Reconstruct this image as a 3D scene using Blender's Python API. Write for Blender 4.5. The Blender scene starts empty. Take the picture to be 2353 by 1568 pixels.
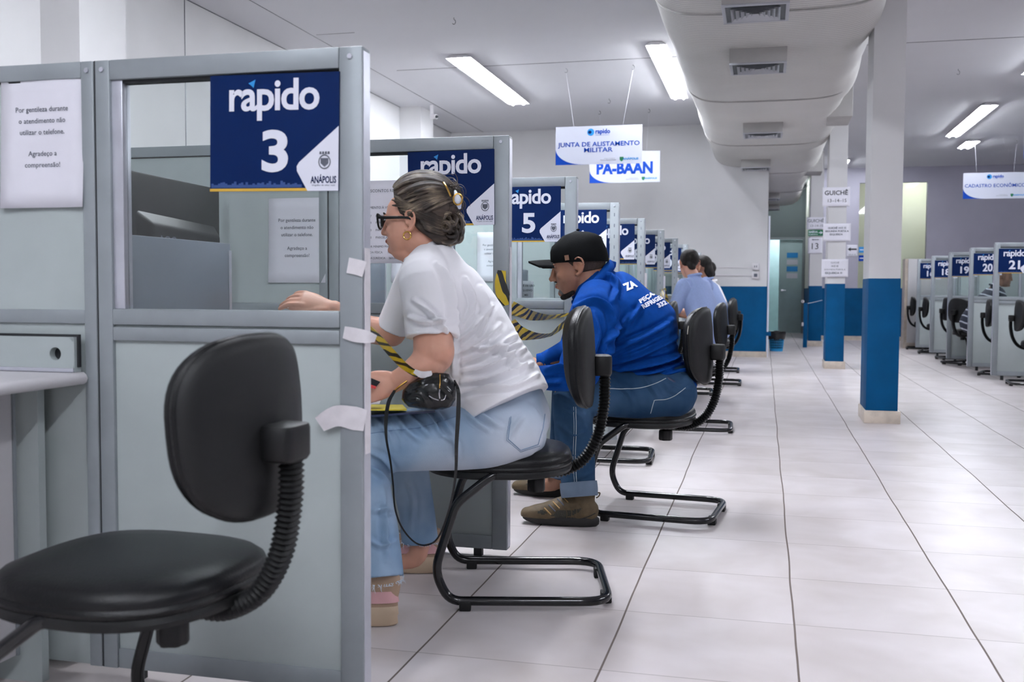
import bpy, bmesh, math, random
import numpy as np
from mathutils import Vector, Matrix
from mathutils.bvhtree import BVHTree
random.seed(4); rng = np.random.default_rng(7)
scn = bpy.context.scene
COL = scn.collection

# ------------------------------------------------------------------ camera
IW, IH, FPX = 2353, 1568, 2331.0
EYE = np.array([0.0, 0.0, 0.985])
_yaw, _pit, _rol = 0.243630212, -0.0503796942, 0.00513294064
def _axes():
    cy, sy, cp, sp = math.cos(_yaw), math.sin(_yaw), math.cos(_pit), math.sin(_pit)
    f = np.array([-sy*cp, cy*cp, sp]); r = np.array([cy, sy, 0.0]); u = np.cross(r, f)
    cr, sr = math.cos(_rol), math.sin(_rol)
    return cr*r+sr*u, -sr*r+cr*u, f
AR, AU, AF = _axes()
cam_d = bpy.data.cameras.new('camera'); cam = bpy.data.objects.new('camera', cam_d); COL.objects.link(cam)
cam_d.sensor_width = 36.0; cam_d.lens = FPX*36.0/IW
cam.matrix_world = Matrix(((AR[0], AU[0], -AF[0], EYE[0]), (AR[1], AU[1], -AF[1], EYE[1]), (AR[2], AU[2], -AF[2], EYE[2]), (0, 0, 0, 1)))
cam_d.clip_start = 0.05; cam_d.clip_end = 100
cam_d.dof.use_dof = True; cam_d.dof.focus_distance = 4.1; cam_d.dof.aperture_fstop = 5.0
scn.camera = cam

# ------------------------------------------------------------------ exposure and world
scn.view_settings.view_transform = 'Standard'; scn.view_settings.look = 'None'
scn.view_settings.gamma = 1.0; scn.view_settings.use_curve_mapping = False
scn.view_settings.exposure = 1.03
LAMP = 58.0
w = bpy.data.worlds.new('world'); scn.world = w; w.use_nodes = True
w.node_tree.nodes['Background'].inputs[0].default_value = (0.55, 0.62, 0.8, 1)
w.node_tree.nodes['Background'].inputs[1].default_value = 0.3

# ------------------------------------------------------------------ materials
def lin(c):
    return tuple((x/255/12.92 if x/255 <= 0.04045 else ((x/255+0.055)/1.055)**2.4) for x in c)+(1.0,)
def mat(name, rgb, rough=0.5, metal=0.0, var=0.0, vscale=6.0, bump=0.0, bscale=60.0, spec=0.5, rgb2=None, stretch=None, detail=3.0, sheen=0.0, sss=0.0, contrast=None):
    m = bpy.data.materials.new(name); m.use_nodes = True; nt = m.node_tree; b = nt.nodes['Principled BSDF']
    c = lin(rgb); b.inputs['Base Color'].default_value = c
    b.inputs['Roughness'].default_value = rough; b.inputs['Metallic'].default_value = metal
    b.inputs['Specular IOR Level'].default_value = spec
    if sheen: b.inputs['Sheen Weight'].default_value = sheen
    if sss:
        b.inputs['Subsurface Weight'].default_value = sss; b.inputs['Subsurface Radius'].default_value = (0.012, 0.005, 0.003); b.inputs['Subsurface Scale'].default_value = 1.0
    tc = nt.nodes.new('ShaderNodeTexCoord'); src = tc.outputs['Object']
    if stretch:
        mp = nt.nodes.new('ShaderNodeMapping'); mp.inputs['Scale'].default_value = stretch
        nt.links.new(src, mp.inputs['Vector']); src = mp.outputs['Vector']
    if var or rgb2:
        n = nt.nodes.new('ShaderNodeTexNoise'); n.inputs['Scale'].default_value = vscale; n.inputs['Detail'].default_value = detail
        nt.links.new(src, n.inputs['Vector'])
        r = nt.nodes.new('ShaderNodeValToRGB'); lo, hi = contrast or (0.35, 0.65)
        r.color_ramp.elements[0].position = lo; r.color_ramp.elements[1].position = hi
        if rgb2: r.color_ramp.elements[0].color = c; r.color_ramp.elements[1].color = lin(rgb2)
        else:
            r.color_ramp.elements[0].color = tuple(x*(1-var) for x in c[:3])+(1,); r.color_ramp.elements[1].color = tuple(min(1, x*(1+var)) for x in c[:3])+(1,)
        nt.links.new(n.outputs['Fac'], r.inputs['Fac']); nt.links.new(r.outputs['Color'], b.inputs['Base Color'])
    if bump:
        n2 = nt.nodes.new('ShaderNodeTexNoise'); n2.inputs['Scale'].default_value = bscale; n2.inputs['Detail'].default_value = 4
        nt.links.new(src, n2.inputs['Vector'])
        bp = nt.nodes.new('ShaderNodeBump'); bp.inputs['Strength'].default_value = bump; bp.inputs['Distance'].default_value = 0.002
        nt.links.new(n2.outputs['Fac'], bp.inputs['Height']); nt.links.new(bp.outputs['Normal'], b.inputs['Normal'])
    return m
def emis(name, rgb, s):
    m = bpy.data.materials.new(name); m.use_nodes = True; b = m.node_tree.nodes['Principled BSDF']
    b.inputs['Base Color'].default_value = (0.8, 0.8, 0.8, 1); b.inputs['Emission Color'].default_value = rgb+(1,); b.inputs['Emission Strength'].default_value = s
    return m
M = {}
M['wall'] = mat('wall_paint', (204, 203, 204), 0.7, var=0.04, vscale=1.2, bump=0.15, bscale=40)
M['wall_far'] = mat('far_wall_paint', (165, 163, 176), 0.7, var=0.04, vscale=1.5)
M['ceiling'] = mat('ceiling_paint', (208, 208, 212), 0.75, var=0.02, vscale=0.8)
M['blue'] = mat('blue_wainscot_paint', (2, 72, 116), 0.55, spec=0.1, var=0.08, vscale=5, bump=0.2, bscale=25)
M['base'] = mat('beige_skirting_tile', (190, 178, 165), 0.35, var=0.12, vscale=14)
M['cream'] = mat('cream_wall', (232, 232, 216), 0.7)
M['alu'] = mat('grey_aluminium', (144, 151, 155), 0.45, 0.25, var=0.05, vscale=8)
M['alulight'] = mat('bright_aluminium', (196, 198, 208), 0.32, 0.5, var=0.06, vscale=12)
M['lam'] = mat('grey_green_laminate', (168, 177, 177), 0.5, var=0.03, vscale=5)
M['gap'] = mat('dark_gasket', (30, 32, 36), 0.7)
M['white'] = mat('white_laminate', (208, 205, 208), 0.35, var=0.02)
M['board'] = mat('smoke_grey_board', (112, 120, 132), 0.45, var=0.05, vscale=3)
M['black'] = mat('black_plastic', (9, 10, 12), 0.5, spec=0.35, bump=0.1, bscale=300)
M['vinyl'] = mat('black_vinyl', (12, 13, 15), 0.38, bump=0.35, bscale=260, var=0.12, vscale=20, spec=0.28)
M['shell'] = mat('charcoal_shell_plastic', (20, 21, 22), 0.5, spec=0.3, bump=0.25, bscale=420)
M['steelblack'] = mat('black_painted_steel', (14, 15, 18), 0.16)
M['wear'] = mat('worn_edge_foam', (150, 146, 135), 0.8, var=0.3, vscale=60)
M['paper'] = mat('white_paper', (226, 225, 234), 0.65, var=0.015, vscale=9)
M['ink'] = mat('grey_ink', (88, 92, 104), 0.7)
M['inkblack'] = mat('black_ink', (20, 24, 32), 0.7)
M['navy'] = mat('navy_print', (1, 30, 80), 0.5, var=0.05, vscale=4, spec=0.12)
M['skyline'] = mat('skyline_print', (40, 72, 128), 0.4)
M['signwhite'] = mat('white_print', (226, 228, 240), 0.4)
M['hangboard'] = mat('matt_white_board', (196, 199, 212), 0.55, spec=0.2)
M['cyan'] = mat('cyan_print', (34, 138, 206), 0.4)
M['gold'] = mat('gold_print', (205, 165, 60), 0.4)
M['signblue'] = mat('royal_blue_print', (6, 62, 158), 0.5, spec=0.15)
M['green'] = mat('green_print', (10, 110, 70), 0.4)
M['tape'] = mat('white_masking_tape', (222, 218, 222), 0.5, var=0.05, vscale=30, bump=0.5, bscale=80)
M['skinW'] = mat('warm_skin', (206, 154, 132), 0.5, var=0.1, vscale=9, sss=0.15, bump=0.1, bscale=250)
M['skinM'] = mat('brown_skin', (158, 112, 88), 0.5, var=0.14, vscale=14, sss=0.1, bump=0.2, bscale=220)
M['lip'] = mat('lip', (160, 92, 84), 0.45)
M['nail'] = mat('pale_nail', (236, 224, 228), 0.2)
M['tshirt'] = mat('white_cotton', (242, 241, 245), 0.85, var=0.015, vscale=5, bump=0.12, bscale=500, sheen=0.2)
M['polo'] = mat('royal_blue_fleece', (8, 60, 134), 0.85, var=0.08, vscale=30, bump=0.25, bscale=500, spec=0.08)
M['polorib'] = mat('royal_blue_rib', (9, 64, 142), 0.85, spec=0.08, bump=0.6, bscale=200, stretch=(1, 1, 8))
M['jeansW'] = mat('light_wash_denim', (112, 144, 176), 0.85, rgb2=(176, 194, 212), vscale=4.5, bump=0.35, bscale=420, contrast=(0.3, 0.75))
M['jeansfade'] = mat('pale_denim', (188, 204, 222), 0.85, bump=0.3, bscale=420)
M['jeansM'] = mat('dark_wash_denim', (20, 48, 78), 0.85, spec=0.1, rgb2=(64, 92, 120), vscale=4, bump=0.35, bscale=420, contrast=(0.35, 0.8))
M['cuff'] = mat('pale_inside_denim', (98, 114, 134), 0.85, bump=0.4, bscale=380)
M['stitch'] = mat('pale_stitch', (170, 178, 182), 0.8)
M['stitchW'] = mat('blue_stitch', (116, 140, 170), 0.8)
M['thread'] = mat('frayed_thread', (205, 218, 232), 0.9)
M['beige'] = mat('beige_suede', (168, 142, 120), 0.8, var=0.06, vscale=20, bump=0.3, bscale=300)
M['beigesole'] = mat('beige_rubber', (190, 168, 144), 0.6)
M['pink'] = mat('pink_knit', (206, 160, 162), 0.8)
M['brown'] = mat('brown_leather', (88, 72, 48), 0.65, var=0.15, vscale=40, bump=0.3, bscale=200)
M['brownmesh'] = mat('dark_olive_mesh', (52, 50, 42), 0.8, var=0.4, vscale=260)
M['sole'] = mat('dark_sole', (34, 32, 32), 0.7)
M['tan'] = mat('tan_rubber', (176, 140, 92), 0.7)
M['cap'] = mat('black_cotton_cap', (12, 13, 14), 0.9, spec=0.12, bump=0.4, bscale=400, var=0.2, vscale=12)
M['leatherpatch'] = mat('tan_patch', (150, 112, 88), 0.7)
M['leather'] = mat('glossy_black_leather', (14, 15, 17), 0.2, bump=0.6, bscale=45)
M['goldm'] = mat('gold_metal', (214, 170, 92), 0.2, 1.0)
M['chrome'] = mat('chrome', (210, 212, 216), 0.12, 1.0)
M['pearl'] = mat('pearly_plastic', (216, 224, 240), 0.2)
M['eyewhite'] = mat('eye_white', (222, 218, 214), 0.2)
M['iris'] = mat('dark_iris', (40, 26, 20), 0.2)
M['hairD'] = mat('black_hair', (14, 12, 12), 0.6, spec=0.25, rgb2=(34, 28, 26), vscale=90, bump=0.6, bscale=160, stretch=(1, 1, 0.2))
M['grayhair'] = mat('grey_stubble', (118, 112, 108), 0.9, var=0.4, vscale=400)
M['shortgray'] = mat('short_dark_hair', (58, 46, 38), 0.9, var=0.35, vscale=300)
M['red'] = mat('red_plastic', (206, 50, 52), 0.35)
M['yellow'] = mat('yellow_card', (214, 196, 60), 0.5)
M['folder'] = mat('navy_folder', (40, 52, 84), 0.4)
M['metalgrey'] = mat('galvanised_vent', (176, 178, 184), 0.4, 0.4)
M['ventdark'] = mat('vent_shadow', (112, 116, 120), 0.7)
M['ventbox'] = mat('insulation_box', (170, 168, 166), 0.7, var=0.05)
M['bluebin'] = mat('blue_bin_plastic', (20, 140, 196), 0.4)
M['bag'] = mat('black_bin_bag', (16, 17, 20), 0.25, bump=0.8, bscale=40)
M['door'] = mat('pale_teal_door', (176, 198, 198), 0.5, var=0.04)
M['doorframe'] = mat('grey_door_frame', (130, 136, 138), 0.5)
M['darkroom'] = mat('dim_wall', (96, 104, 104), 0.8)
M['blueshirt'] = mat('pale_blue_shirt', (146, 164, 206), 0.8, var=0.03, vscale=60, bump=0.1, bscale=300)
M['strap'] = mat('dark_strap', (40, 42, 48), 0.6)
M['rust'] = mat('chipped_patch', (120, 78, 60), 0.9)
M['wire'] = mat('nylon_line', (214, 216, 226), 0.4)
M['hook'] = mat('hook_steel', (90, 92, 98), 0.4, 0.6)
TUBE = emis('lit_tube', (0.885, 0.93, 1.0), LAMP)
TUBEF = emis('lit_diffuser', (0.95, 0.97, 0.9), LAMP*0.24)
TUBEC = emis('dim_lit_tube', (0.85, 0.95, 1.0), LAMP*0.8)

def glass_mat():
    m = bpy.data.materials.new('clear_glass'); m.use_nodes = True; nt = m.node_tree; nt.nodes.clear()
    o = nt.nodes.new('ShaderNodeOutputMaterial'); mx = nt.nodes.new('ShaderNodeMixShader'); t = nt.nodes.new('ShaderNodeBsdfTransparent'); g = nt.nodes.new('ShaderNodeBsdfGlossy'); fr = nt.nodes.new('ShaderNodeFresnel')
    t.inputs[0].default_value = (0.93, 0.955, 0.95, 1); g.inputs['Roughness'].default_value = 0.03; fr.inputs[0].default_value = 1.45
    nt.links.new(fr.outputs[0], mx.inputs[0]); nt.links.new(t.outputs[0], mx.inputs[1]); nt.links.new(g.outputs[0], mx.inputs[2]); nt.links.new(mx.outputs[0], o.inputs[0])
    return m
M['glass'] = glass_mat()
def fade_denim():          # light wash: indigo worn pale over the seat and the underside of the thigh
    nt = M['jeansW'].node_tree; b = nt.nodes['Principled BSDF']; N = nt.nodes.new; L = nt.links.new; src = b.inputs['Base Color'].links[0].from_socket; tc = N('ShaderNodeTexCoord'); f = None
    for cx, cy, cz, r in ((.22, -.18, .5, .2), (.02, -.22, .47, .16), (.33, -.05, .56, .14)):
        d = N('ShaderNodeVectorMath'); d.operation = 'DISTANCE'; L(tc.outputs['Object'], d.inputs[0]); d.inputs[1].default_value = (cx, cy, cz)
        m = N('ShaderNodeMapRange'); m.inputs['From Min'].default_value = r; m.inputs['From Max'].default_value = r*.35; L(d.outputs['Value'], m.inputs['Value'])
        if f is None: f = m.outputs[0]
        else: a = N('ShaderNodeMath'); a.operation = 'MAXIMUM'; L(f, a.inputs[0]); L(m.outputs[0], a.inputs[1]); f = a.outputs[0]
    x = N('ShaderNodeMix'); x.data_type = 'RGBA'; k = N('ShaderNodeMath'); k.operation = 'MULTIPLY'; k.inputs[1].default_value = .85; L(f, k.inputs[0]); L(k.outputs[0], x.inputs[0]); L(src, x.inputs[6]); x.inputs[7].default_value = lin((206, 212, 222)); L(x.outputs[2], b.inputs['Base Color'])
fade_denim()

def floor_mat():
    m = bpy.data.materials.new('floor_tiles'); m.use_nodes = True; nt = m.node_tree; b = nt.nodes['Principled BSDF']; N = nt.nodes.new; L = nt.links.new
    tc = N('ShaderNodeTexCoord'); sp = N('ShaderNodeSeparateXYZ'); L(tc.outputs['Object'], sp.inputs[0])
    def mth(op, a, bb=None, c=None):
        n = N('ShaderNodeMath'); n.operation = op
        for i, v in enumerate((a, bb, c)):
            if v is None: continue
            if isinstance(v, (int, float)): n.inputs[i].default_value = v
            else: L(v, n.inputs[i])
        return n.outputs[0]
    wob = N('ShaderNodeTexNoise'); wob.inputs['Scale'].default_value = 1.1; wob.inputs['Detail'].default_value = 2; L(tc.outputs['Object'], wob.inputs['Vector'])
    wv = mth('MULTIPLY', mth('SUBTRACT', wob.outputs['Fac'], 0.5), 0.02)
    u = mth('DIVIDE', mth('ADD', mth('SUBTRACT', sp.outputs['X'], -0.8984), wv), 0.5001)
    v = mth('DIVIDE', mth('SUBTRACT', sp.outputs['Y'], 2.5683), 0.5012)
    du = mth('ABSOLUTE', mth('SUBTRACT', mth('FRACT', mth('ADD', u, 0.5)), 0.5))
    dv = mth('ABSOLUTE', mth('SUBTRACT', mth('FRACT', mth('ADD', v, 0.5)), 0.5))
    gu = mth('LESS_THAN', du, 0.0058); gv = mth('LESS_THAN', dv, 0.0034)
    g2 = mth('MULTIPLY', gv, 0.62); grout = mth('MAXIMUM', gu, g2)
    cb = N('ShaderNodeCombineXYZ'); L(mth('FLOOR', u), cb.inputs[0]); L(mth('FLOOR', v), cb.inputs[1])
    wn = N('ShaderNodeTexWhiteNoise'); L(cb.outputs[0], wn.inputs['Vector'])
    off = N('ShaderNodeVectorMath'); off.operation = 'MULTIPLY_ADD'; off.inputs[1].default_value = (9, 9, 9); L(wn.outputs['Color'], off.inputs[0]); L(tc.outputs['Object'], off.inputs[2])
    n1 = N('ShaderNodeTexNoise'); n1.inputs['Scale'].default_value = 3.0; n1.inputs['Detail'].default_value = 3; n1.inputs['Distortion'].default_value = 0.3; L(off.outputs[0], n1.inputs['Vector'])
    r = N('ShaderNodeValToRGB'); r.color_ramp.elements[0].position = 0.25; r.color_ramp.elements[1].position = 0.75
    r.color_ramp.elements[0].color = lin((184, 175, 172)); r.color_ramp.elements[1].color = lin((212, 205, 206)); L(n1.outputs['Fac'], r.inputs['Fac'])
    mx = N('ShaderNodeMix'); mx.data_type = 'RGBA'; L(grout, mx.inputs[0]); L(r.outputs[0], mx.inputs[6]); mx.inputs[7].default_value = lin((96, 84, 78))
    L(mx.outputs[2], b.inputs['Base Color'])
    rr = mth('MULTIPLY_ADD', n1.outputs['Fac'], 0.06, 0.33); L(mth('MAXIMUM', rr, mth('MULTIPLY', grout, 0.8)), b.inputs['Roughness'])
    bp = N('ShaderNodeBump'); bp.inputs['Strength'].default_value = 0.4; bp.inputs['Distance'].default_value = 0.002; L(mth('SUBTRACT', 1.0, grout), bp.inputs['Height']); L(bp.outputs[0], b.inputs['Normal'])
    return m
M['floor'] = floor_mat()

def stripe_mat(name, c1, c2, freq, slant, coord='UV', duty=0.5, dirv=None, rough=0.5, transl=False):
    m = bpy.data.materials.new(name); m.use_nodes = True; nt = m.node_tree; b = nt.nodes['Principled BSDF']; N = nt.nodes.new; L = nt.links.new
    tc = N('ShaderNodeTexCoord'); d = N('ShaderNodeVectorMath'); d.operation = 'DOT_PRODUCT'; L(tc.outputs[coord], d.inputs[0]); d.inputs[1].default_value = dirv or (freq, slant, 0)
    nz = N('ShaderNodeTexNoise'); nz.inputs['Scale'].default_value = 8; L(tc.outputs['Object'], nz.inputs['Vector'])
    a = N('ShaderNodeMath'); a.operation = 'MULTIPLY_ADD'; a.inputs[1].default_value = 1.2 if coord == 'UV' else 0.25; L(nz.outputs['Fac'], a.inputs[0]); L(d.outputs['Value'], a.inputs[2])
    f = N('ShaderNodeMath'); f.operation = 'FRACT'; L(a.outputs[0], f.inputs[0])
    g = N('ShaderNodeMath'); g.operation = 'LESS_THAN'; g.inputs[1].default_value = duty; L(f.outputs[0], g.inputs[0])
    mx = N('ShaderNodeMix'); mx.data_type = 'RGBA'; L(g.outputs[0], mx.inputs[0]); mx.inputs[6].default_value = lin(c1); mx.inputs[7].default_value = lin(c2)
    L(mx.outputs[2], b.inputs['Base Color']); b.inputs['Roughness'].default_value = rough
    return m
M['barrier'] = stripe_mat('barrier_tape_print', (214, 184, 40), (26, 28, 30), 7.0, 0.7, duty=0.45, rough=0.3)
M['striped'] = stripe_mat('striped_jersey', (44, 50, 66), (190, 196, 208), 1, 0, 'Object', 0.2, (4.0, 0.0, 11.0), 0.85)

def duct_mat():
    m = mat('duct_board', (206, 204, 200), 0.6, var=0.03, vscale=2.0); nt = m.node_tree; b = nt.nodes['Principled BSDF']; N = nt.nodes.new; L = nt.links.new
    tc = N('ShaderNodeTexCoord'); sp = N('ShaderNodeSeparateXYZ'); L(tc.outputs['Object'], sp.inputs[0])
    nz = N('ShaderNodeTexNoise'); nz.inputs['Scale'].default_value = 1.3; L(tc.outputs['Object'], nz.inputs['Vector'])
    a = N('ShaderNodeMath'); a.operation = 'MULTIPLY_ADD'; L(sp.outputs['Y'], a.inputs[0]); a.inputs[1].default_value = 20.0; L(nz.outputs['Fac'], a.inputs[2])
    f = N('ShaderNodeMath'); f.operation = 'PINGPONG'; f.inputs[1].default_value = 0.5; L(a.outputs[0], f.inputs[0])
    g = N('ShaderNodeMath'); g.operation = 'GREATER_THAN'; g.inputs[1].default_value = 0.08; L(f.outputs[0], g.inputs[0])
    bp = N('ShaderNodeBump'); bp.inputs['Strength'].default_value = 0.6; bp.inputs['Distance'].default_value = 0.004; L(g.outputs[0], bp.inputs['Height']); L(bp.outputs[0], b.inputs['Normal'])
    src = b.inputs['Base Color'].links[0].from_socket; x = N('ShaderNodeMix'); x.data_type = 'RGBA'; L(g.outputs[0], x.inputs[0]); x.inputs[6].default_value = lin((158, 156, 154)); L(src, x.inputs[7]); L(x.outputs[2], b.inputs['Base Color'])
    return m
M['duct'] = duct_mat()

def hair_mat():
    m = bpy.data.materials.new('streaked_hair'); m.use_nodes = True; nt = m.node_tree; b = nt.nodes['Principled BSDF']; N = nt.nodes.new; L = nt.links.new
    tc = N('ShaderNodeTexCoord'); mp = N('ShaderNodeMapping'); mp.inputs['Scale'].default_value = (1.5, 60, 1); L(tc.outputs['UV'], mp.inputs[0])
    n = N('ShaderNodeTexNoise'); n.inputs['Scale'].default_value = 3.0; n.inputs['Detail'].default_value = 4; L(mp.outputs[0], n.inputs['Vector'])
    n3 = N('ShaderNodeTexNoise'); n3.inputs['Scale'].default_value = 16; L(tc.outputs['Object'], n3.inputs['Vector'])
    ad = N('ShaderNodeMath'); ad.operation = 'ADD'; L(n.outputs['Fac'], ad.inputs[0]); L(n3.outputs['Fac'], ad.inputs[1])
    h = N('ShaderNodeMath'); h.operation = 'MULTIPLY'; h.inputs[1].default_value = 0.5; L(ad.outputs[0], h.inputs[0])
    r = N('ShaderNodeValToRGB'); e = r.color_ramp.elements; e[0].position = 0.38; e[0].color = lin((20, 15, 13)); e[1].position = 0.68; e[1].color = lin((176, 158, 134))
    k = r.color_ramp.elements.new(0.52); k.color = lin((62, 50, 42)); L(h.outputs[0], r.inputs[0]); L(r.outputs[0], b.inputs['Base Color'])
    b.inputs['Roughness'].default_value = 0.42
    bp = N('ShaderNodeBump'); bp.inputs['Strength'].default_value = 0.9; bp.inputs['Distance'].default_value = 0.003; L(n.outputs['Fac'], bp.inputs['Height']); L(bp.outputs[0], b.inputs['Normal'])
    return m
M['hairW'] = hair_mat()
M['hairbase'] = mat('dark_hair_roots', (40, 31, 27), 0.6, rgb2=(74, 60, 50), vscale=60, bump=0.6, bscale=150, stretch=(.3, .3, 1))

# ------------------------------------------------------------------ mesh helpers
class MB:
    def __init__(s): s.v = []; s.f = []; s.n = 0; s.uv = None
    def add(s, v, f):
        v = np.asarray(v, float).reshape(-1, 3); s.v.append(v); s.f += [tuple(int(i)+s.n for i in q) for q in f]; s.n += len(v); return s
    def box(s, x0, x1, y0, y1, z0, z1):
        v = [(x, y, z) for z in (z0, z1) for y in (y0, y1) for x in (x0, x1)]
        return s.add(v, [(0, 2, 3, 1), (4, 5, 7, 6), (0, 1, 5, 4), (2, 6, 7, 3), (0, 4, 6, 2), (1, 3, 7, 5)])
    def rings(s, R, closed=False, caps=True):
        n = len(R[0]); k = len(R); f = []
        for i in range(k if closed else k-1):
            j = (i+1) % k
            for a in range(n): b = (a+1) % n; f.append((i*n+a, i*n+b, j*n+b, j*n+a))
        if caps and not closed: f.append(tuple(range(n-1, -1, -1))); f.append(tuple((k-1)*n+a for a in range(n)))
        return s.add(np.concatenate(R), f)
    def quadxz(s, x0, x1, z0, z1, y, t=0.0006):
        return s.box(x0, x1, y, y+t, z0, z1)
    def poly(s, pts, y0, y1):       # pts in xz, extruded along y
        n = len(pts); v = [(p[0], y0, p[1]) for p in pts]+[(p[0], y1, p[1]) for p in pts]
        return s.add(v, [tuple(range(n)), tuple(range(2*n-1, n-1, -1))]+[(i, i+n, (i+1) % n+n, (i+1) % n) for i in range(n)])
    def arr(s): return (np.concatenate(s.v) if s.v else np.zeros((0, 3))), s.f
def frame_along(P):
    P = np.asarray(P, float); T = np.gradient(P, axis=0); T /= np.linalg.norm(T, axis=1)[:, None]+1e-12
    up = np.array([0, 0, 1.0]) if abs(T[0][2]) < 0.9 else np.array([1.0, 0, 0])
    n = np.cross(T[0], up); n /= np.linalg.norm(n); Ns = [n]
    for i in range(1, len(P)):
        n = Ns[-1]-T[i]*np.dot(Ns[-1], T[i]); n /= np.linalg.norm(n)+1e-12; Ns.append(n)
    Ns = np.array(Ns); return T, Ns, np.cross(T, Ns)
def spline(P, n=8):
    P = np.asarray(P, float)
    if len(P) < 3:
        t = np.linspace(0, 1, n+1)[:, None]; return P[0]*(1-t)+P[-1]*t
    Q = np.vstack([2*P[0]-P[1], P, 2*P[-1]-P[-2]]); out = []
    for i in range(1, len(Q)-2):
        for k in range(n):
            t = k/n; a, b, c, d = Q[i-1], Q[i], Q[i+1], Q[i+2]
            out.append(0.5*((2*b)+(-a+c)*t+(2*a-5*b+4*c-d)*t*t+(-a+3*b-3*c+d)*t**3))
    out.append(P[-1]); return np.array(out)
def tube(mb, P, r, n=10, closed=False, flat=None):
    P = np.asarray(P, float); T, N1, N2 = frame_along(P)
    if closed:
        T = np.roll(P, -1, 0)-np.roll(P, 1, 0); T /= np.linalg.norm(T, axis=1)[:, None]
        N2 = np.cross(T, N1); N2 /= np.linalg.norm(N2, axis=1)[:, None]; N1 = np.cross(N2, T)
    rr = np.broadcast_to(np.asarray(r, float), (len(P),)); A = np.arange(n)*2*np.pi/n
    R = [P[i]+rr[i]*(np.cos(A)[:, None]*N1[i]+np.sin(A)[:, None]*N2[i]) for i in range(len(P))]
    return mb.rings(R, closed=closed)
def rounded_path(pts, rad, n=6):
    pts = [np.array(p, float) for p in pts]; out = [pts[0]]
    for i in range(1, len(pts)-1):
        a, b, c = pts[i-1], pts[i], pts[i+1]; u = (a-b); v = (c-b); lu, lv = np.linalg.norm(u), np.linalg.norm(v); u /= lu; v /= lv
        rr = rad[i-1] if isinstance(rad, (list, tuple)) else rad
        ang = math.acos(max(-1, min(1, float(u@v)))); d = min(rr/math.tan(ang/2) if ang > 0.01 else 0, lu*0.49, lv*0.49)
        p, q = b+u*d, b+v*d
        for k in range(n+1):
            t = k/n; out.append((1-t)**2*p+2*t*(1-t)*b+t*t*q)
    out.append(pts[-1]); return np.array(out)
def to_mesh(name, v, f, smooth=True, sharp=40):
    me = bpy.data.meshes.new(name); me.from_pydata([tuple(x) for x in v], [], [tuple(q) for q in f]); me.validate(); me.update()
    if smooth:
        me.shade_smooth(); me.set_sharp_from_angle(angle=math.radians(sharp))
    return me
def mkobj(name, me, m, parent=None, loc=None):
    o = bpy.data.objects.new(name, me); COL.objects.link(o)
    if m is not None: me.materials.clear(); me.materials.append(M[m] if isinstance(m, str) else m)
    if parent: o.parent = parent
    if loc is not None: o.location = loc
    return o
def part(name, mb, m, parent=None, bevel=0.0, origin=None, smooth=True, sharp=40, seg=2):
    v, f = mb.arr()
    if origin is not None: v = v-np.array(origin)
    me = to_mesh(name, v, f, smooth, sharp)
    if bevel:
        bm = bmesh.new(); bm.from_mesh(me)
        ed = [e for e in bm.edges if len(e.link_faces) == 2 and e.calc_face_angle(0) > 0.6]
        bmesh.ops.bevel(bm, geom=ed, offset=bevel, segments=seg, affect='EDGES', profile=0.5, clamp_overlap=True)
        bm.to_mesh(me); bm.free(); me.shade_smooth(); me.set_sharp_from_angle(angle=math.radians(35))
    return mkobj(name, me, m, parent)
def thing(name, label, cat, loc=(0, 0, 0), rz=0.0, group=None):
    o = bpy.data.objects.new(name, None); COL.objects.link(o); o.empty_display_size = 0.05
    o.location = tuple(float(x) for x in loc); o.rotation_euler = (0, 0, rz); o['label'] = label; o['category'] = cat
    if group: o['group'] = group
    return o
def tag(o, label, cat, group=None, kind=None):
    o['label'] = label; o['category'] = cat
    if group: o['group'] = group
    if kind: o['kind'] = kind
    return o
def struct(name, mb, m, label=None, parent=None, bevel=0.0, smooth=False):
    o = part(name, mb, m, parent, bevel=bevel, smooth=smooth)
    if parent is None:
        o['kind'] = 'structure'
        if label: o['label'] = label
    return o
def copy_tree(root, label, loc=None, rz=None, group=None):
    def cp(o, par):
        c = o.copy(); COL.objects.link(c); c.parent = par
        for ch in o.children: cp(ch, c)
        return c
    r = cp(root, None); r['label'] = label
    if loc is not None: r.location = loc
    if rz is not None: r.rotation_euler = (0, 0, rz)
    if group: r['group'] = group
    return r

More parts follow.
